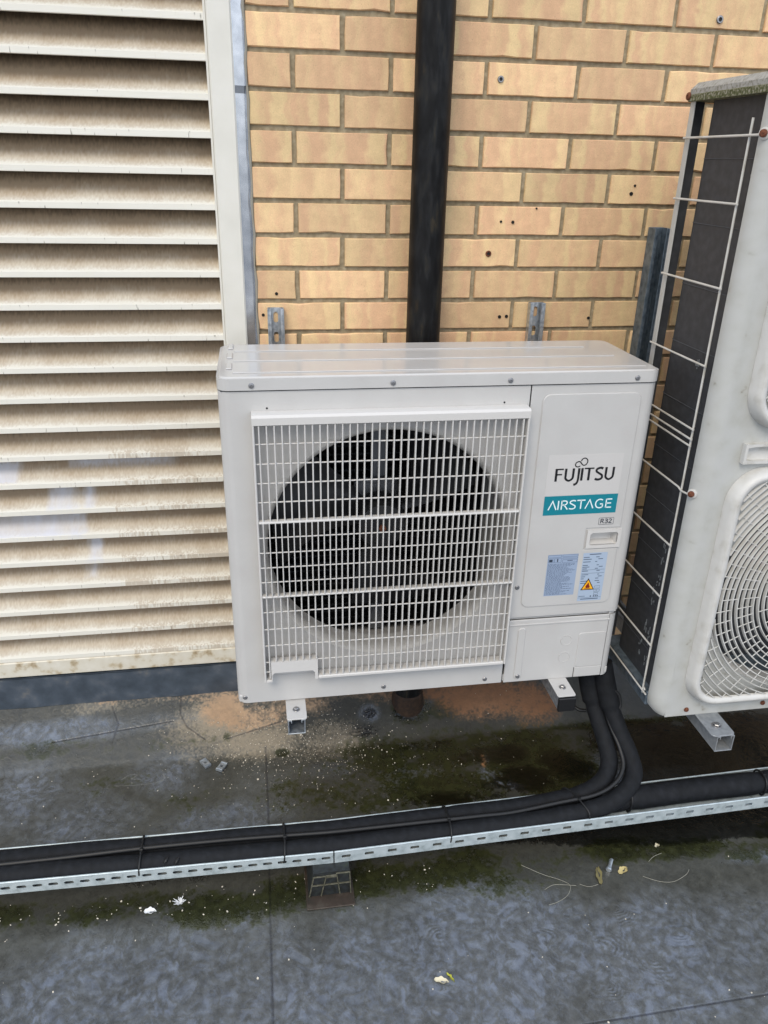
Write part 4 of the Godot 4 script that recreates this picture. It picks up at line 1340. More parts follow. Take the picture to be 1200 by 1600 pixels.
func build_labels(root: Node, z: float) -> void:
	var black := mat(srgb(22, 22, 26), 0.4)
	var navy := mat(srgb(58, 62, 74), 0.5)
	# maker's sticker
	var lb := MB.new()
	lb.box(Vector3(0.407, 0.9195, z - 0.0002), Vector3(0.5835, 1.0175, z + 0.0003))
	var lo := part("name_sticker", lb, mat(srgb(198, 196, 194), 0.38), root)
	var tx := MB.new()
	write(tx, "FUJITSU", [0.62, 0.72, 0.33, 0.22, 0.70, 0.62, 0.66], 0.4246, 0.9547, 0.1425, 0.0304, z + 0.0007, 0.0047, 0.0, 0.0056)
	# looped emblem over the middle letters
	var inf := []
	for q in smooth([Vector2(-7, 20), Vector2(10, 47), Vector2(40, 54), Vector2(66, 35), Vector2(71, 4), Vector2(52, -27), Vector2(25, -31), Vector2(0, -10), Vector2(-14, 8), Vector2(-35, 15), Vector2(-62, 2), Vector2(-71, -22), Vector2(-60, -44), Vector2(-35, -50), Vector2(-12, -38)], 4):
		inf.append(Vector2(0.4848, 0.9981) + q * 0.000196)
	tx.ribbon(inf, 0.0025, Vector3(0, 0, z + 0.0008), Vector3.RIGHT, Vector3.UP)
	part("lettering", tx, black, lo)
	# teal band
	var tb := MB.new()
	tb.box(Vector3(0.4075, 0.8712, z - 0.0002), Vector3(0.584, 0.9185, z + 0.0004))
	var to := part("teal_label", tb, mat(srgb(8, 124, 140), 0.4), root)
	var tw := MB.new()
	write(tw, "AIRSTAGE", [0.66, 0.26, 0.62, 0.60, 0.66, 0.70, 0.80, 0.56], 0.4185, 0.8845, 0.1545, 0.0225, z + 0.0009, 0.0029, 0.0)
	part("lettering", tw, mat(srgb(226, 240, 242), 0.45), to)
	# refrigerant mark
	var rt := MB.new()
	write(rt, "R32", [0.66, 0.62, 0.62], 0.5505, 0.8447, 0.0295, 0.0108, z + 0.0004, 0.0021)
	var rr := rrect(0.5465, 0.8415, 0.5830, 0.8585, 0.002, 3)
	var loop := []
	for p in rr: loop.append(p)
	loop.append(rr[0])
	rt.ribbon(loop, 0.0009, Vector3(0, 0, z + 0.0004), Vector3.RIGHT, Vector3.UP)
	part("refrigerant_mark", rt, navy, root)
	# two data plates, print too fine to read
	var r2 := RandomNumberGenerator.new()
	r2.seed = 5
	for li in 2:
		var w := 230
		var h := 340
		var im := Image.create(w, h, false, Image.FORMAT_RGB8)
		im.fill(srgb(150, 166, 190) if li == 0 else srgb(166, 182, 202))
		var ink := srgb(74, 88, 110)
		if li == 0:
			for q in [[4, 4, 96, 18], [110, 4, 116, 14], [6, 30, 40, 34], [52, 30, 50, 34], [112, 26, 112, 10], [112, 44, 112, 22]]:
				im.fill_rect(Rect2i(q[0], q[1], q[2], 2), ink); im.fill_rect(Rect2i(q[0], q[1] + q[3], q[2], 2), ink)
				im.fill_rect(Rect2i(q[0], q[1], 2, q[3]), ink); im.fill_rect(Rect2i(q[0] + q[2], q[1], 2, q[3] + 2), ink)
			im.fill_rect(Rect2i(12, 38, 26, 22), ink.darkened(0.3)); im.fill_rect(Rect2i(72, 34, 8, 26), ink.darkened(0.4)); im.fill_rect(Rect2i(150, 50, 40, 6), ink)
			var y := 76
			while y < h - 8:
				var x := 6
				var stop := r2.randi_range(120, 220)
				while x < stop:
					var l := r2.randi_range(4, 18)
					im.fill_rect(Rect2i(x, y, mini(l, stop - x), 4), ink)
					x += l + 4
				y += 9
		else:
			im.fill_rect(Rect2i(60, 8, 110, 6), ink)
			for y in [28, 42, 60, 84, 96, 108, 124, 150, 164, 178, 196, 210]:
				im.fill_rect(Rect2i(8, y, r2.randi_range(24, 80), 5), ink)
				im.fill_rect(Rect2i(r2.randi_range(120, 170), y, r2.randi_range(20, 50), 5), ink)
			for y in [118, 142]: im.fill_rect(Rect2i(6, y, 216, 2), ink)
			for q in [[150, 236, 52, 16], [150, 260, 20, 16], [176, 260, 26, 16], [150, 284, 40, 14]]:
				im.fill_rect(Rect2i(q[0], q[1], q[2], 2), ink.darkened(0.3)); im.fill_rect(Rect2i(q[0], q[1] + q[3], q[2], 2), ink.darkened(0.3))
				im.fill_rect(Rect2i(q[0], q[1], 2, q[3]), ink.darkened(0.3)); im.fill_rect(Rect2i(q[0] + q[2], q[1], 2, q[3]), ink.darkened(0.3))
			for x in [120, 150, 168, 186]: im.fill_rect(Rect2i(x, 304, 10, 9), ink.darkened(0.4))
			im.fill_rect(Rect2i(10, 304, 60, 4), ink)
			im.fill_rect(Rect2i(4, 316, 222, 2), ink); im.fill_rect(Rect2i(30, 324, 170, 6), ink)
		var pm := mat(Color.WHITE, 0.35)
		pm.albedo_texture = ImageTexture.create_from_image(im)
		var pb := MB.new()
		var x0 := 0.433 if li == 0 else 0.5205
		var x1 := 0.5085 if li == 0 else 0.5815
		var y0 := 0.6565 if li == 0 else 0.6365
		pb.quad(Vector3(x0, y0, z + 0.0003), Vector3(x1, y0, z + 0.0003), Vector3(x1, 0.768, z + 0.0003), Vector3(x0, 0.768, z + 0.0003), Vector2(0, 1), Vector2(1, 1), Vector2(1, 0), Vector2(0, 0))
		var po := part("data_plate", pb, pm, root)
		if li == 1:
			var c := Vector2(0.5425, 0.6795)
			var tri_o := MB.new()
			tri_o.prism(PackedVector2Array([c + Vector2(-0.0175, -0.0125), c + Vector2(0.0175, -0.0125), c + Vector2(0.0, 0.0195)]), Vector3(0, 0, z), Vector3.RIGHT, Vector3.UP, 0.0003, 0.0006)
			part("warning_border", tri_o, black, po)
			var tri_i := MB.new()
			tri_i.prism(PackedVector2Array([c + Vector2(-0.0140, -0.0103), c + Vector2(0.0140, -0.0103), c + Vector2(0.0, 0.0152)]), Vector3(0, 0, z), Vector3.RIGHT, Vector3.UP, 0.0006, 0.0009)
			part("warning_triangle", tri_i, mat(srgb(244, 176, 30), 0.45), po)
			var fl := MB.new()
			fl.prism(PackedVector2Array([c + Vector2(-0.0045, -0.0065), c + Vector2(0.0045, -0.0065), c + Vector2(0.0055, -0.0025), c + Vector2(0.003, 0.001), c + Vector2(0.0025, 0.0045), c + Vector2(-0.0005, 0.009), c + Vector2(-0.001, 0.004), c + Vector2(-0.004, 0.001), c + Vector2(-0.0055, -0.003)]), Vector3(0, 0, z), Vector3.RIGHT, Vector3.UP, 0.0009, 0.0012)
			fl.box(Vector3(c.x - 0.008, c.y - 0.0088, z + 0.0009), Vector3(c.x + 0.008, c.y - 0.0076, z + 0.0012))
			part("flame", fl, mat(srgb(120, 30, 14), 0.5), po)

# ------------------------------------------------------------------ old condenser
func sd_rr(p: Vector2, c: Vector2, hf: Vector2, r: float) -> float:
	var q := (p - c).abs() - hf + Vector2(r, r)
	return Vector2(maxf(q.x, 0), maxf(q.y, 0)).length() + minf(maxf(q.x, q.y), 0.0) - r

func build_old_condenser() -> void:
	var root := thing("air_conditioner", "tall weathered white twin-fan condenser with wire side guard and rusty screws", "air conditioner")
	var X0 := 0.720
	var X1 := 1.650
	var Z1 := 0.570
	var Z0 := 0.262
	var YB := 0.338
	var YT := 1.736
	var r := 0.034
	# front sheet with two round fan openings and a rounded front corner
	var fp := MB.new()
	var cen := [Vector2(1.100, 0.696), Vector2(1.100, 1.415)]
	fp.holed(Vector3(0, 0, Z1), Vector3.RIGHT, Vector3.UP, Rect2(X0 + r, YB, 1.42 - X0 - r, 1.046 - YB), cen[0], Vector2(0.292, 0.292), 0.292, 0.0015, 64)
	fp.holed(Vector3(0, 0, Z1), Vector3.RIGHT, Vector3.UP, Rect2(X0 + r, 1.046, 1.42 - X0 - r, YT - 1.046), cen[1], Vector2(0.292, 0.292), 0.292, 0.0015, 64)
	fp.quad(Vector3(1.42, YB, Z1), Vector3(X1, YB, Z1), Vector3(X1, YT, Z1), Vector3(1.42, YT, Z1))
	# corner, with a couple of knocks in the sheet near the foot
	var rows := []
	var path := arc(X0 + r, Z1 - r, r, PI, PI / 2, 12)
	path.insert(0, Vector2(X0, Z1 - r - 0.004))
	for j in 71:
		var y := lerpf(YB + 0.0, YT, j / 70.0)
		var row := []
		for p in path:
			var q := Vector3(p.x, y, p.y)
			if y < YB + 0.03:
				q.x += 0.018 * pow(1.0 - (y - YB) / 0.03, 2.0)
			for d in [[0.483, 0.02, 0.740, 0.004], [0.44, 0.03, 0.730, 0.0035]]:
				var k := exp(-pow((y - d[0]) / d[1], 2.0) - pow((p.x - d[2]) / 0.012, 2.0))
				q += Vector3(0.7, 0, -0.7) * d[3] * k
			row.append(q)
		rows.append(row)
	fp.grid(rows)
	part("front_panel", fp, M.old_white, root)
	var rs := MB.new()
	rs.quad(Vector3(X1, YB, Z1), Vector3(X1, YB, Z0), Vector3(X1, YT, Z0), Vector3(X1, YT, Z1))
	rs.quad(Vector3(1.42, YT, Z0 + 0.02), Vector3(1.42, YB, Z0 + 0.02), Vector3(1.42, YB, Z1 - 0.002), Vector3(1.42, YT, Z1 - 0.002))
	rs.quad(Vector3(X1, YB, Z0), Vector3(1.42, YB, Z0), Vector3(1.42, YT, Z0), Vector3(X1, YT, Z0))
	part("side_panel", rs, M.old_white, root)
	# lid, mossy at the rim
	var ld := MB.new()
	ld.prism(rrect(X0 - 0.006, -(Z1 + 0.006), X1 + 0.004, -(Z0 - 0.012), 0.016, 5), Vector3.ZERO, Vector3.RIGHT, Vector3(0, 0, -1), YT - 0.002, 1.768, 0.013)
	var lido := part("lid", ld, M.old_lid, root)
	var mr := MB.new()
	mr.prism(rrect(X0 - 0.0075, -(Z1 + 0.0075), X1 + 0.0055, -(Z0 - 0.0135), 0.0165, 5), Vector3.ZERO, Vector3.RIGHT, Vector3(0, 0, -1), YT - 0.004, YT + 0.011, 0.003)
	part("mossy_rim", mr, M.moss_rim, lido)
	# base pan
	var bp := MB.new()
	bp.box(Vector3(X0 + 0.002, YB + 0.004, Z0), Vector3(X1 - 0.002, 0.384, Z1 - r - 0.012), 0.003)
	bp.box(Vector3(X0 + r, YB + 0.004, Z1 - r - 0.012), Vector3(X1 - 0.002, 0.37, Z1 - 0.004), 0.002)
	part("base_pan", bp, M.galv_old, root)
	# coil wrapped round the side and back
	var cp := []
	cp.append(Vector2(0.740, Z1 - 0.008))
	for k in 7: cp.append(Vector2(0.740, lerpf(Z1 - 0.03, 0.326, k / 6.0)))
	cp.append_array(arc(0.770, 0.326, 0.030, PI, PI * 1.5, 8))
	cp.append(Vector2(1.415, 0.296))
	var cm := MB.new()
	wall_strip(cm, cp, 0.384, YT - 0.002, true)
	var coil := part("coil", cm, M.coil, root)
	var cl := MB.new() # tie lines where the fin packs meet
	for k in 10:
		var y := 0.47 + k * 0.128
		var pts := []
		for p in cp.slice(0, 14): pts.append(Vector3(p.x - 0.0006, y, p.y))
		cl.tube(pts, 0.0009, 4, false)
	part("fin_lines", cl, mat(srgb(78, 81, 86), 0.6), coil).set_meta("kind", "stuff")
	# chipped fins: small bent bright patches
	var chip := MB.new()
	var rc := RandomNumberGenerator.new()
	rc.seed = 91
	for q in [[0.62, 0.44, 0.06], [0.66, 0.45, 0.05], [0.735, 0.452, 0.05], [0.52, 0.43, 0.04], [0.50, 0.452, 0.05], [0.45, 0.42, 0.04], [1.60, 0.505, 0.02], [1.60, 0.52, 0.02], [1.205, 0.44, 0.02], [0.43, 0.46, 0.03]]:
		for k in 7:
			var y: float = q[0] + rc.randf_range(-q[2], q[2]) * 0.5
			var zz: float = q[1] + rc.randf_range(-0.008, 0.008)
			var hh := rc.randf_range(0.003, 0.012)
			chip.box(Vector3(0.7385, y, zz), Vector3(0.7398, y + hh, zz + rc.randf_range(0.0012, 0.003)))
	part("bent_fins", chip, mat(srgb(140, 146, 150), 0.5, 0.4), coil).set_meta("kind", "stuff")
	# rear corner angle
	var an := MB.new()
	an.box(Vector3(X0 - 0.001, 0.385, Z0), Vector3(X0 + 0.0015, YT - 0.002, Z0 + 0.018), 0.0005)
	part("corner_angle", an, M.old_white, root)
	var an2 := MB.new()
	an2.box(Vector3(X0 + 0.0018, 0.385, Z0 + 0.0005), Vector3(X0 + 0.030, YT - 0.002, Z0 + 0.003), 0.0005)
	part("angle_flange", an2, M.coil, root)
	# wire guard
	var wx := X0 - 0.003
	var up := MB.new()
	up.tube(smooth([Vector3(wx, 1.692, 0.508), Vector3(wx, 1.2, 0.509), Vector3(wx, 0.8, 0.509), Vector3(wx, 0.405, 0.509), Vector3(wx, 0.392, 0.512), Vector3(wx, 0.388, 0.520)], 4), 0.0026, 8)
	var wg := part("wire_guard", up, M.old_guard, root)
	for y in [1.662, 1.541, 1.381, 1.2215, 1.0815, 1.059, 1.044, 0.941, 0.797, 0.6585, 0.5185, 0.384]:
		var rod := MB.new()
		var z1 := 0.516
		if y == 1.662 or y == 0.941: z1 = 0.545
		if y == 0.384: z1 = 0.532
		var pts := [Vector3(wx - 0.0035, y, 0.266), Vector3(wx - 0.0035, y, 0.506), Vector3(wx - 0.0035, y, z1)]
		if y == 0.941: pts = [Vector3(wx - 0.0035, y, 0.266), Vector3(wx - 0.0035, y, 0.50), Vector3(wx - 0.0035, y - 0.004, 0.515), Vector3(wx - 0.0035, y, z1)]
		rod.tube(pts, 0.0024, 8)
		part("rod", rod, M.old_guard, wg)
	var wash := MB.new()
	wash.lathe([Vector2(0.011, 0.0), Vector2(0.011, 0.003), Vector2(0.008, 0.004), Vector2(0.0001, 0.004)], Vector3.ZERO, Vector3(-0.85, 0, 0.52).normalized(), 16)
	var washm := wash.mesh()
	var head := MB.new()
	head.lathe([Vector2(0.007, 0.003), Vector2(0.007, 0.009), Vector2(0.004, 0.011), Vector2(0.0001, 0.011)], Vector3.ZERO, Vector3(-0.85, 0, 0.52).normalized(), 12)
	var headm := head.mesh()
	for y in [1.6645, 0.944]:
		var wo := put("washer", washm, M.old_guard, root)
		wo.position = Vector3(0.7215, y, 0.548)
		put("screw_head", headm, M.rust, wo)
	var sm := screw_mesh()
	for q in [[0.809, 0.357, Z1 + 0.0005], [1.30, 0.357, Z1 + 0.0005], [1.02, 0.357, Z1 + 0.0005]]:
		var so := put("screw", sm, M.rust, root)
		so.position = Vector3(q[0], q[1], q[2])
		so.scale = Vector3(1.1, 1.1, 1.5)
	var ls := put("screw", sm, M.rust, root)
	ls.position = Vector3(0.7125, 1.742, 0.262)
	ls.rotation.y = -PI / 2
	ls.scale = Vector3(1.4, 1.4, 1.6)
	# grip recess between the fans
	var gr := MB.new()
	gr.holed(Vector3(0, 0, Z1 + 0.014), Vector3.RIGHT, Vector3.UP, Rect2(0.802, 1.0235, 0.19, 0.045), Vector2(0.897, 1.046), Vector2(0.089, 0.0165), 0.004, 0.0135, 40)
	gr.quad(Vector3(0.806, 1.0285, Z1 + 0.001), Vector3(0.988, 1.0285, Z1 + 0.001), Vector3(0.988, 1.0635, Z1 + 0.0005), Vector3(0.806, 1.0635, Z1 + 0.0005))
	part("grip", gr, M.old_guard, root)
	# fans
	for fi in 2:
		build_round_guard(root, cen[fi], Z1, fi)
	# feet
	var bm := bolt_mesh(0.0085, 0.0125)
	for x in [0.868, 1.48]:
		var ft := MB.new()
		ft.prism(rrect(x - 0.031, -0.655, x + 0.031, -0.30, 0.012, 4), Vector3.ZERO, Vector3.RIGHT, Vector3(0, 0, -1), 0.3355, 0.3385, 0.0008)
		var foot := part("foot", ft, M.rail_old, root)
		var bo := put("bolt", bm, M.screw, foot)
		bo.position = Vector3(x, 0.3385, 0.618)

func build_round_guard(root: Node, c: Vector2, z1: float, fi: int) -> void:
	var hw := Vector2(0.3135, 0.3165)
	var rr := 0.085
	var zf := z1 + 0.030
	# moulded rim: outer skirt, rounded nose, inner lip
	var outer := []
	var prof := [[0.0, z1 + 0.0005], [-0.004, z1 + 0.020], [-0.010, zf - 0.001], [-0.016, zf + 0.001], [-0.024, zf - 0.0015], [-0.027, zf - 0.010]]
	var rows := []
	for q in prof:
		var ring := []
		var poly := rrect(c.x - hw.x - q[0], c.y - hw.y - q[0], c.x + hw.x + q[0], c.y + hw.y + q[0], rr + q[0], 8)
		for p in poly: ring.append(Vector3(p.x, p.y, q[1]))
		ring.append(ring[0])
		rows.append(ring)
	var rim := MB.new()
	rim.grid(rows, false, [], true)
	var guard := part("fan_guard", rim, M.old_guard, root)
	# concentric rings clipped to the rim
	var inh := hw - Vector2(0.026, 0.026)
	var ring_mb := MB.new()
	var rad := 0.062
	while rad < 0.40:
		var run := []
		var seg := int(rad * 420.0) + 24
		for i in seg + 1:
			var a := TAU * i / seg
			var p := c + Vector2(cos(a), sin(a)) * rad
			if sd_rr(p, c, inh, rr - 0.026) < 0.002:
				run.append(Vector3(p.x, p.y, zf - 0.006))
			if sd_rr(p, c, inh, rr - 0.026) >= 0.002 or i == seg:
				if run.size() > 1: fin_strip(ring_mb, run, c)
				run = []
		rad += 0.0136
	part("rings", ring_mb, M.old_guard, guard).set_meta("kind", "stuff")
	var sp := MB.new()
	for k in 56:
		var a := TAU * (k + 0.25) / 56
		var d := Vector2(cos(a), sin(a))
		var r0 := 0.062 if k % 4 == 0 else (0.13 if k % 2 == 0 else 0.20)
		# broken into short ties, staggered
		var q := r0 + (0.0136 if k % 2 == 0 else 0.0)
		while q < 0.40:
			var e := q + 0.0136 * 3.0
			var pe := c + d * e
			var inside := sd_rr(c + d * q, c, inh, rr - 0.026) < 0.0
			while e > q and sd_rr(c + d * e, c, inh, rr - 0.026) > 0.001: e -= 0.003
			if inside and e > q + 0.004:
				sp.tube([Vector3(c.x + d.x * q, c.y + d.y * q, zf - 0.0055), Vector3(c.x + d.x * e, c.y + d.y * e, zf - 0.0055)], 0.0013, 5)
			q += 0.0136 * 4.0
	part("ties", sp, M.old_guard, guard).set_meta("kind", "stuff")
	var hubd := MB.new()
	hubd.lathe([Vector2(0.064, zf - 0.012), Vector2(0.064, zf - 0.004), Vector2(0.058, zf - 0.002), Vector2(0.0001, zf - 0.001)], Vector3(c.x, c.y, 0), Vector3(0, 0, 1), 28)
	part("centre_disc", hubd, M.old_guard, guard)
	# throat and fan
	var th := MB.new()
	var brows := []
	for q in [Vector2(0.2925, -0.0005), Vector2(0.287, -0.006), Vector2(0.284, -0.016), Vector2(0.284, -0.05)]:
		var ring := []
		for i in 65:
			var a := TAU * i / 64
			ring.append(Vector3(c.x + cos(a) * q.x, c.y + sin(a) * q.x, z1 + q.y))
		brows.append(ring)
	th.grid(brows, false, [], true)
	part("bell_mouth", th, M.bell, root)
	var bk := MB.new()
	var rc := MB.new()
	rc.quad(Vector3(0.755, c.y - 0.34, z1 - 0.17), Vector3(1.41, c.y - 0.34, z1 - 0.17), Vector3(1.41, c.y + 0.31, z1 - 0.17), Vector3(0.755, c.y + 0.31, z1 - 0.17))
	part("rear_coil", rc, M.coil, root)
	bk.quad(Vector3(0.755, c.y - 0.34, z1 - 0.004), Vector3(0.755, c.y - 0.34, z1 - 0.17), Vector3(0.755, c.y + 0.31, z1 - 0.17), Vector3(0.755, c.y + 0.31, z1 - 0.004))
	bk.quad(Vector3(1.41, c.y - 0.34, z1 - 0.17), Vector3(1.41, c.y - 0.34, z1 - 0.004), Vector3(1.41, c.y + 0.31, z1 - 0.004), Vector3(1.41, c.y + 0.31, z1 - 0.17))
	bk.quad(Vector3(0.755, c.y - 0.34, z1 - 0.004), Vector3(1.41, c.y - 0.34, z1 - 0.004), Vector3(1.41, c.y - 0.34, z1 - 0.17), Vector3(0.755, c.y - 0.34, z1 - 0.17))
	bk.quad(Vector3(0.755, c.y + 0.31, z1 - 0.17), Vector3(1.41, c.y + 0.31, z1 - 0.17), Vector3(1.41, c.y + 0.31, z1 - 0.004), Vector3(0.755, c.y + 0.31, z1 - 0.004))
	part("fan_chamber", bk, M.old_white, root)
	var hub := MB.new()
	var ho := Vector3(c.x, c.y, z1 - 0.10)
	hub.lathe([Vector2(0.06, -0.05), Vector2(0.06, 0.0), Vector2(0.05, 0.012), Vector2(0.0001, 0.016)], ho, Vector3(0, 0, 1), 24)
	var fan := part("fan_hub", hub, M.fan, root)
	for b in 3:
		var bl := MB.new()
		var rws := []
		for i in 8:
			var q := lerpf(0.055, 0.268, i / 7.0)
			var row := []
			for j in 9:
				var f := j / 8.0
				var a := b * TAU / 3 + 0.9 * (fi + 1) + (f - 0.5) * lerpf(0.8, 1.3, i / 7.0) + 0.4 * i / 7.0
				row.append(Vector3(c.x + cos(a) * q, c.y + sin(a) * q, ho.z - 0.02 + (f - 0.5) * 0.07))
			rws.append(row)
		bl.grid(rws)
		part("blade", bl, M.fan, fan)

# thin upright fin following an arc around c
func fin_strip(mb: MB, run: Array, c: Vector2) -> void:
	var a := []
	var b := []
	var a2 := []
	var b2 := []
	for p in run:
		var e := (Vector2(p.x, p.y) - c).normalized()
		var d := e * 0.0011
		var k := e * 0.0018 # each fin flares outwards towards the back
		a.append(p + Vector3(d.x, d.y, 0.003)); b.append(p + Vector3(d.x + k.x, d.y + k.y, -0.0042))
		a2.append(p + Vector3(-d.x, -d.y, 0.003)); b2.append(p + Vector3(-d.x + k.x, -d.y + k.y, -0.0042))
	mb.grid([a, b], false)
	mb.grid([a2, b2], true)
	mb.grid([a2, a], false)
	mb.grid([b, b2], false)

# ------------------------------------------------------------------ cable tray
const TRAY_Y := 0.079
func tray_z(x: float) -> float:
	return 0.673 - 0.0235 * (-0.095 - x) if x < -0.095 else 0.673 - 0.0185 * (x + 0.095)

func build_tray() -> void:
	var g := "lengths of cable tray"
	for side in 2:
		var xa := -1.5 if side == 0 else -0.0935
		var xb := -0.0965 if side == 0 else 1.9
		var a := Vector3(xa, TRAY_Y, tray_z(xa))
		var b := Vector3(xb, TRAY_Y, tray_z(xb))
		var u := (b - a).normalized()
		var length := a.distance_to(b)
		var n := u.cross(Vector3.UP) # towards +z
		var mb := MB.new()
		mb.xf = Transform3D(Basis(u, Vector3.UP, n), a)
		var pitch := 0.0343 if side == 0 else 0.0556
		var cells := int(length / pitch)
		var hh := 0.033
		for i in cells:
			var x0 := length - (i + 1) * pitch if side == 0 else i * pitch
			mb.holed(Vector3.ZERO, Vector3.RIGHT, Vector3.UP, Rect2(x0, 0, pitch, hh), Vector2(x0 + pitch * 0.5, 0.0175), Vector2(0.0112, 0.0042), 0.0038 if side == 0 else 0.0008, 0.0012, 16)
		# rolled top edge, floor, back flange
		mb.tube([Vector3(0, hh, -0.002), Vector3(length, hh, -0.002)], 0.0026, 8)
		mb.box(Vector3(0, 0, -0.1015), Vector3(length, 0.0012, -0.0014))
		mb.box(Vector3(0, 0.0013, -0.1015), Vector3(length, hh - 0.001, -0.1003))
		mb.tube([Vector3(0, hh, -0.1), Vector3(length, hh, -0.1)], 0.0024, 8)
		single("cable_tray", mb, M.tray, ["galvanised cable tray with rounded slots, on the louvre side of the rubber foot", "galvanised cable tray with short rectangular slots, running under the older condenser"][side], "cable tray", g)
	# rubber support foot under the joint
	var root := thing("tray_foot", "ribbed black rubber foot under the joint of the cable trays", "support foot", Vector3(-0.106, 0.0, 0.662))
	var body := MB.new()
	body.prism(PackedVector2Array([Vector2(-0.052, 0.0045), Vector2(0.050, 0.0045), Vector2(0.046, 0.0785), Vector2(-0.040, 0.0785)]), Vector3(0, 0, -0.055), Vector3.RIGHT, Vector3.UP, 0.0, 0.090, 0.0)
	part("body", body, M.rubber, root)
	var ribs := [[Vector2(-0.0505, 0.005), Vector2(-0.0395, 0.068)], [Vector2(-0.0225, 0.005), Vector2(-0.0095, 0.070)], [Vector2(0.0225, 0.005), Vector2(0.0145, 0.074)], [Vector2(0.0485, 0.005), Vector2(0.0455, 0.074)]]
	for q in ribs:
		var d: Vector2 = (q[1] - q[0]).normalized()
		var pr := Vector2(-d.y, d.x) * 0.0013
		var rb := MB.new()
		rb.prism(PackedVector2Array([q[0] - pr, q[0] + pr, q[1] + pr, q[1] - pr]), Vector3.ZERO, Vector3.RIGHT, Vector3.UP, 0.0345, 0.0385, 0.0005)
		part("rib", rb, M.rubber_lit_edge, root)
	var hz := MB.new()
	hz.box(Vector3(-0.0445, 0.0395, 0.0345), Vector3(0.0475, 0.0415, 0.0385), 0.0004)
	hz.box(Vector3(-0.0385, 0.0665, 0.0345), Vector3(-0.0085, 0.069, 0.0385), 0.0008)
	hz.box(Vector3(0.0145, 0.0725, 0.0345), Vector3(0.0455, 0.0750, 0.0385), 0.0008)
	hz.box(Vector3(-0.009, 0.063, 0.0345), Vector3(0.0145, 0.070, 0.0385), 0.0008)
	part("web", hz, M.rubber_lit_edge, root)
	var pd := MB.new()
	pd.box(Vector3(-0.058, 0.0008, -0.06), Vector3(0.056, 0.0043, 0.070), 0.0012)
	part("base_pad", pd, M.pad, root)

# ------------------------------------------------------------------ insulated pipes
func wob(pts: Array, amt: float, sd: int) -> Array:
	var f := noise(3.5, FastNoiseLite.TYPE_SIMPLEX_SMOOTH, sd, 1)
	var out := []
	for p in pts: out.append(p + Vector3(0, f.get_noise_2d(p.x, 3.0), f.get_noise_2d(p.x, 7.0)) * amt)
	return out

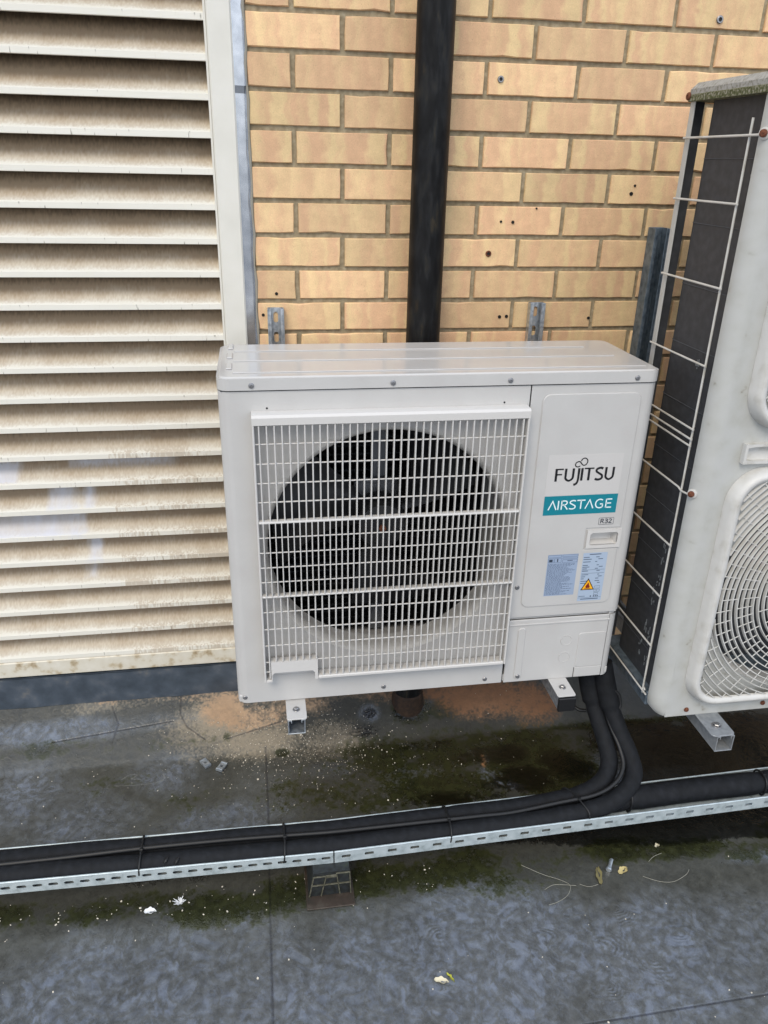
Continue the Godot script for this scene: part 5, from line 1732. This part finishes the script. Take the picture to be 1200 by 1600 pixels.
func build_pipes() -> void:
	var ya := TRAY_Y + 0.0262
	var A := [Vector3(0.606, 0.428, 0.380), Vector3(0.617, 0.375, 0.390), Vector3(0.630, 0.31, 0.405), Vector3(0.641, 0.255, 0.437), Vector3(0.650, 0.208, 0.485), Vector3(0.650, 0.170, 0.527), Vector3(0.624, 0.145, 0.560), Vector3(0.570, 0.124, 0.579), Vector3(0.48, 0.110, 0.585)]
	for x in [0.36, 0.2, 0.03, -0.1, -0.3, -0.55, -0.9, -1.2, -1.48]: A.append(Vector3(x, ya, tray_z(x) - 0.0745))
	var B := [Vector3(0.648, 0.40, 0.404), Vector3(0.657, 0.352, 0.420), Vector3(0.669, 0.295, 0.443), Vector3(0.685, 0.238, 0.485), Vector3(0.702, 0.190, 0.530), Vector3(0.699, 0.160, 0.571), Vector3(0.660, 0.137, 0.606), Vector3(0.595, 0.119, 0.628), Vector3(0.48, 0.108, 0.636)]
	for x in [0.36, 0.2, 0.03, -0.1, -0.3, -0.55, -0.9, -1.2, -1.48]: B.append(Vector3(x, ya - 0.0005, tray_z(x) - 0.0265))
	var g := "pipes lagged in black foam"
	# lagging narrows slightly where the ties pinch it
	for q in [[A, "black foam-lagged pipe dropping from the new condenser, lying against the tray's wall side", 0.0228, 81], [B, "black foam-lagged pipe dropping from the new condenser, lying against the tray's slotted side", 0.0228, 82]]:
		var pts := smooth(q[0], 8)
		pts = wob(pts, 0.0018, q[3])
		var rad := []
		for p in pts:
			var r: float = q[2]
			for tx in [-0.542, -0.211, 0.191, 0.53]:
				if p.y < 0.16: r -= 0.0022 * exp(-pow((p.x - tx) / 0.018, 2.0))
			if p.y > 0.285: r += 0.0048
			rad.append(r)
		var mb := MB.new()
		mb.tube(pts, rad, 18)
		var po := single("insulated_pipe", mb, M.foam, q[1], "pipe", g)
		if q[3] == 82:
			for tq in [[-0.487, 0.9, 0.010], [-0.463, 0.75, 0.008]]:
				var tear := MB.new()
				var tp := []
				for i in 8:
					var an: float = tq[1] + (i - 3.5) * 0.10
					var tx: float = tq[0] + 0.0016 * i + 0.0012 * (i % 2)
					tp.append(Vector3(tx, ya + sin(an) * 0.0252, tray_z(tx) - 0.0265 + cos(an) * 0.0252))
				tear.tube(tp, [0.0008, 0.0018, 0.0030, 0.0040, 0.0036, 0.0028, 0.0018, 0.0008], 6)
				part("torn_patch", tear, M.black, po)
	var C := []
	for x in [0.60, 0.72, 0.85, 1.0, 1.15, 1.4, 1.7, 1.88]: C.append(Vector3(x, TRAY_Y + 0.0315, tray_z(x) - 0.055))
	var mc := MB.new()
	var cpts := wob(smooth(C, 8), 0.002, 83)
	var crad := []
	for p in cpts:
		var r := 0.0298
		for tx in [0.672, 1.053]: r -= 0.003 * exp(-pow((p.x - tx) / 0.015, 2.0))
		crad.append(r)
	mc.tube(cpts, crad, 18)
	single("insulated_pipe", mc, M.foam, "black lagged pipe lying in the tray below the older condenser", "pipe", g)
	# torn patches in the lagging near the louvre
	# cables
	var c1 := [Vector3(0.632, 0.42, 0.40), Vector3(0.643, 0.36, 0.423), Vector3(0.652, 0.30, 0.442), Vector3(0.662, 0.25, 0.477), Vector3(0.675, 0.208, 0.524), Vector3(0.672, 0.180, 0.561), Vector3(0.640, 0.158, 0.592), Vector3(0.58, 0.142, 0.610), Vector3(0.48, 0.132, 0.6135)]
	for x in [0.36, 0.28, 0.2, 0.1, 0.0, -0.1, -0.2, -0.36, -0.55, -0.75, -1.0, -1.48]:
		c1.append(Vector3(x, ya + 0.0190 + 0.0015 * sin(x * 9.0), tray_z(x) - 0.0495 + 0.006 * sin(x * 5.0)))
	var m1 := MB.new()
	m1.tube(smooth(c1, 8), 0.0058, 10)
	single("cable", m1, M.cable, "black cable lying in the groove between the two lagged pipes", "cable")
	var m2 := MB.new()
	m2.tube(smooth([Vector3(0.552, 0.42, 0.35), Vector3(0.568, 0.316, 0.36), Vector3(0.582, 0.262, 0.378), Vector3(0.606, 0.240, 0.395), Vector3(0.625, 0.245, 0.41)], 8), 0.0048, 8)
	single("cable", m2, M.cable, "thin black cable hanging in a loop behind the capped rail", "cable")
	var m3 := MB.new()
	m3.tube(smooth([Vector3(0.640, 0.42, 0.42), Vector3(0.662, 0.352, 0.440), Vector3(0.688, 0.322, 0.452), Vector3(0.690, 0.288, 0.462), Vector3(0.668, 0.262, 0.482)], 8), 0.0050, 8)
	single("cable", m3, M.cable, "black cable looped round the top of the lagged pipes at the condenser's corner", "cable")
	# cable ties
	for q in [[-0.542, 2, "black cable tie round both lagged pipes, nearest the torn lagging"], [-0.211, 2, "black cable tie round both lagged pipes, just before the tray joint on the louvre side"], [0.191, 2, "black cable tie round both lagged pipes, between the tray joint and the pipe bend"], [0.53, 2, "black cable tie with bright tail where both lagged pipes bend into the tray"], [0.672, 1, "black cable tie on the single lagged pipe beside the pipe bend"], [1.053, 1, "black cable tie on the single lagged pipe below the older condenser's rail"]]:
		var x: float = q[0]
		var zc := tray_z(x) - (0.0505 if q[1] == 2 else 0.055)
		var yc := ya if q[1] == 2 else TRAY_Y + 0.0315
		if x == 0.53: yc += 0.008
		if x == 0.53: zc = 0.6085
		var rz := 0.0495 if q[1] == 2 else 0.0290
		var ry := 0.0252 if q[1] == 2 else 0.0285
		var mb := MB.new()
		var pts := []
		for i in 33:
			var a := TAU * i / 32 + 0.3
			var cz := cos(a)
			var cyv := sin(a)
			# stadium-like section
			var zz := signf(cz) * pow(absf(cz), 0.75) * rz
			var yy := signf(cyv) * pow(absf(cyv), 0.7) * ry
			pts.append(Vector3(x + 0.003 * sin(a) + (0.018 * cz if x == 0.53 else 0.0), yc + maxf(yy, -0.0235), zc + zz))
		mb.tube(pts, 0.0026, 6, false)
		var hp: Vector3 = pts[6]
		mb.box(hp + Vector3(-0.004, -0.001, -0.003), hp + Vector3(0.004, 0.0055, 0.004), 0.001)
		single("cable_tie", mb, M.cable, q[2], "cable tie", "cable ties on the lagged pipes")

# ------------------------------------------------------------------ litter
func build_litter() -> void:
	# channel nuts
	for q in [[-0.422, 0.234, 0.55, "zinc channel nut lying on the roof, the one nearer the louvre"], [-0.375, 0.254, -0.5, "zinc channel nut lying on the roof, the one nearer the open-ended rail"]]:
		var mb := MB.new()
		mb.holed(Vector3(0, 0.0065, 0), Vector3.RIGHT, Vector3(0, 0, -1), Rect2(-0.0095, -0.0175, 0.019, 0.035), Vector2.ZERO, Vector2(0.0043, 0.0043), 0.0043, 0.006, 20)
		mb.box(Vector3(-0.0095, 0.0066, -0.0150), Vector3(0.0095, 0.008, -0.0120), 0.0004)
		mb.box(Vector3(-0.0095, 0.0066, 0.0120), Vector3(0.0095, 0.008, 0.0150), 0.0004)
		var o := single("channel_nut", mb, M.galv, q[3], "nut", "channel nuts dropped on the roof")
		o.position = roof_point(q[0], q[1]) + Vector3(0, 0.0022, 0)
		o.rotation.y = q[2]
	# dropped bolt
	var bt := thing("dropped_bolt", "short zinc bolt lying on the wet roof in front of the tray", "bolt", roof_point(0.593, 0.739) + Vector3(0, 0.0065, 0))
	bt.rotation.y = 0.95
	var bs := MB.new()
	bs.lathe([Vector2(0.0001, 0.024), Vector2(0.0042, 0.023), Vector2(0.0048, 0.021), Vector2(0.0048, -0.008), Vector2(0.0001, -0.008)], Vector3.ZERO, Vector3(1, 0, 0), 12)
	part("shank", bs, M.galv, bt)
	var bh := MB.new()
	bh.lathe([Vector2(0.0001, -0.0145), Vector2(0.0068, -0.014), Vector2(0.0075, -0.012), Vector2(0.0075, -0.0078), Vector2(0.0001, -0.0078)], Vector3.ZERO, Vector3(1, 0, 0), 6)
	part("head", bh, M.galv, bt)
	# dead leaves and torn scraps: small curled sheets
	var tan_m := mat(srgb(186, 170, 118), 0.8)
	var cream_m := mat(srgb(206, 198, 172), 0.8)
	var white_m := mat(srgb(226, 228, 230), 0.7)
	var lime_m := mat(srgb(176, 178, 74), 0.8)
	for q in [["dead_leaf", 0.623, 0.751, 0.4, 0.030, 0.015, tan_m, "curled tan dead leaf beside the dropped bolt", "leaf"], ["dead_leaf", 0.110, 0.967, -0.4, 0.030, 0.012, cream_m, "pale cream leaf scrap lying on the open roof", "leaf"], ["dead_leaf", 0.131, 0.963, -1.1, 0.024, 0.004, lime_m, "narrow yellow-green leaf blade beside the pale cream leaf scrap", "leaf"], ["paper_scrap", -0.525, 0.706, -0.2, 0.026, 0.014, white_m, "flat torn white scrap in the moss in front of the tray", "scrap"], ["dead_leaf", 0.557, 0.758, 1.3, 0.05, 0.014, mat(srgb(120, 112, 74), 0.8), "dull brown wet leaf on the louvre side of the dropped bolt", "leaf"], ["dead_leaf", 0.745, 0.69, 0.3, 0.013, 0.008, cream_m, "tiny pale leaf fragment in the black wet patch in front of the tray", "leaf"]]:
		var mb := MB.new()
		var rows := []
		for i in 7:
			var f := i / 6.0
			var wd: float = q[5] * (0.25 + 0.9 * sin(clampf(f * 0.9 + 0.05, 0, 1) * PI))
			var row := []
			for j in 5:
				var s := j / 4.0 - 0.5
				row.append(Vector3((f - 0.5) * q[4] + 0.002 * sin(j * 2.7 + i), 0.0012 + 0.010 * s * s + 0.0018 * sin(f * 4.0 + j), s * wd + 0.0015 * sin(i * 2.1)))
			rows.append(row)
		mb.grid(rows, true)
		var under := []
		for row in rows:
			var u := []
			for p in row: u.append(p - Vector3(0, 0.0006, 0))
			under.append(u)
		mb.grid(under)
		var o := single(q[0], mb, q[6], q[7], q[8])
		o.position = roof_point(q[1], q[2])
		o.rotation.y = q[3]
	# crumpled white tuft
	var tm := MB.new()
	for k in 26:
		var a := rng.randf() * TAU
		var l := rng.randf_range(0.006, 0.016)
		var d := Vector3(cos(a), rng.randf_range(0.1, 0.7), sin(a)).normalized() * l
		var wv := Vector3(-sin(a), 0, cos(a)) * rng.randf_range(0.001, 0.0026)
		var o := Vector3(rng.randf_range(-0.004, 0.004), 0.0005, rng.randf_range(-0.004, 0.004))
		tm.quad(o - wv, o + wv, o + d + wv * 0.4, o + d - wv * 0.4)
	var tuft := single("paper_scrap", tm, white_m, "crumpled frayed white scrap in the moss in front of the tray", "scrap")
	tuft.position = roof_point(-0.459, 0.691)
	# loose pale fibres
	var fib := [[[0.375, 0.70], [0.42, 0.735], [0.455, 0.755], [0.475, 0.775], [0.46, 0.80], [0.43, 0.815], [0.405, 0.82]], [[0.41, 0.778], [0.435, 0.768], [0.465, 0.772], [0.49, 0.778]], [[0.665, 0.775], [0.70, 0.795], [0.735, 0.80], [0.775, 0.785], [0.79, 0.772]], [[0.70, 0.735], [0.72, 0.722], [0.745, 0.715]], [[0.50, 0.775], [0.52, 0.785], [0.545, 0.782]]]
	var fl := ["long pale curled fibre on the roof in front of the tray, looping past the moss", "short pale fibre crossing the long curled fibre", "pale bowed fibre lying on the older condenser's side of the dropped bolt", "short pale fibre at the edge of the black wet patch", "short pale fibre between the curled fibre and the dropped bolt"]
	for i in fib.size():
		var pts := []
		for p in fib[i]: pts.append(roof_point(p[0], p[1]) + Vector3(0, 0.0008, 0))
		var mb := MB.new()
		mb.tube(smooth(pts, 6), 0.00055, 5)
		single("fibre", mb, mat(srgb(150, 148, 136), 0.7), fl[i], "fibre", "loose fibres on the roof")
	# brick and mortar crumbs
	var cm := MB.new()
	var add := func(x: float, s: float, sz: float) -> void:
		var p := roof_point(x, s)
		cm.xf = Transform3D(Basis(Vector3(rng.randf() - 0.5, 1, rng.randf() - 0.5).normalized(), rng.randf() * TAU), p + Vector3(0, sz * 0.25 + (0.002 if s > 0.15 and s < 0.27 else 0.0), 0))
		var e := Vector3(sz * rng.randf_range(0.6, 1.3), sz * rng.randf_range(0.3, 0.7), sz * rng.randf_range(0.5, 1.0)) * 0.5
		cm.box(-e, e, sz * 0.12)
	for i in 760:
		add.call(-0.17 + rng.randfn() * 0.15, clampf(0.185 + rng.randfn() * 0.06, 0.03, 0.5), absf(rng.randfn()) * 0.0013 + 0.0009)
	for i in 170:
		add.call(0.0 + rng.randfn() * 0.22, clampf(0.29 + rng.randfn() * 0.09, 0.05, 0.5), absf(rng.randfn()) * 0.0012 + 0.0009)
	for i in 110:
		add.call(rng.randf_range(-1.1, 0.9), rng.randf_range(0.02, 0.5), absf(rng.randfn()) * 0.0015 + 0.0010)
	for i in 120:
		add.call(rng.randf_range(-1.1, 0.2), 0.70 + rng.randfn() * 0.03, absf(rng.randfn()) * 0.0016 + 0.0010)
	for i in 50:
		add.call(rng.randf_range(-1.0, 1.0), rng.randf_range(0.7, 1.2), absf(rng.randfn()) * 0.0018 + 0.0010)
	cm.xf = Transform3D()
	var co := part("crumbs", cm, mat(srgb(206, 198, 182), 0.9), self)
	co.set_meta("kind", "stuff")
	tag(co, "scattered pale brick and mortar crumbs on the roof", "crumbs")
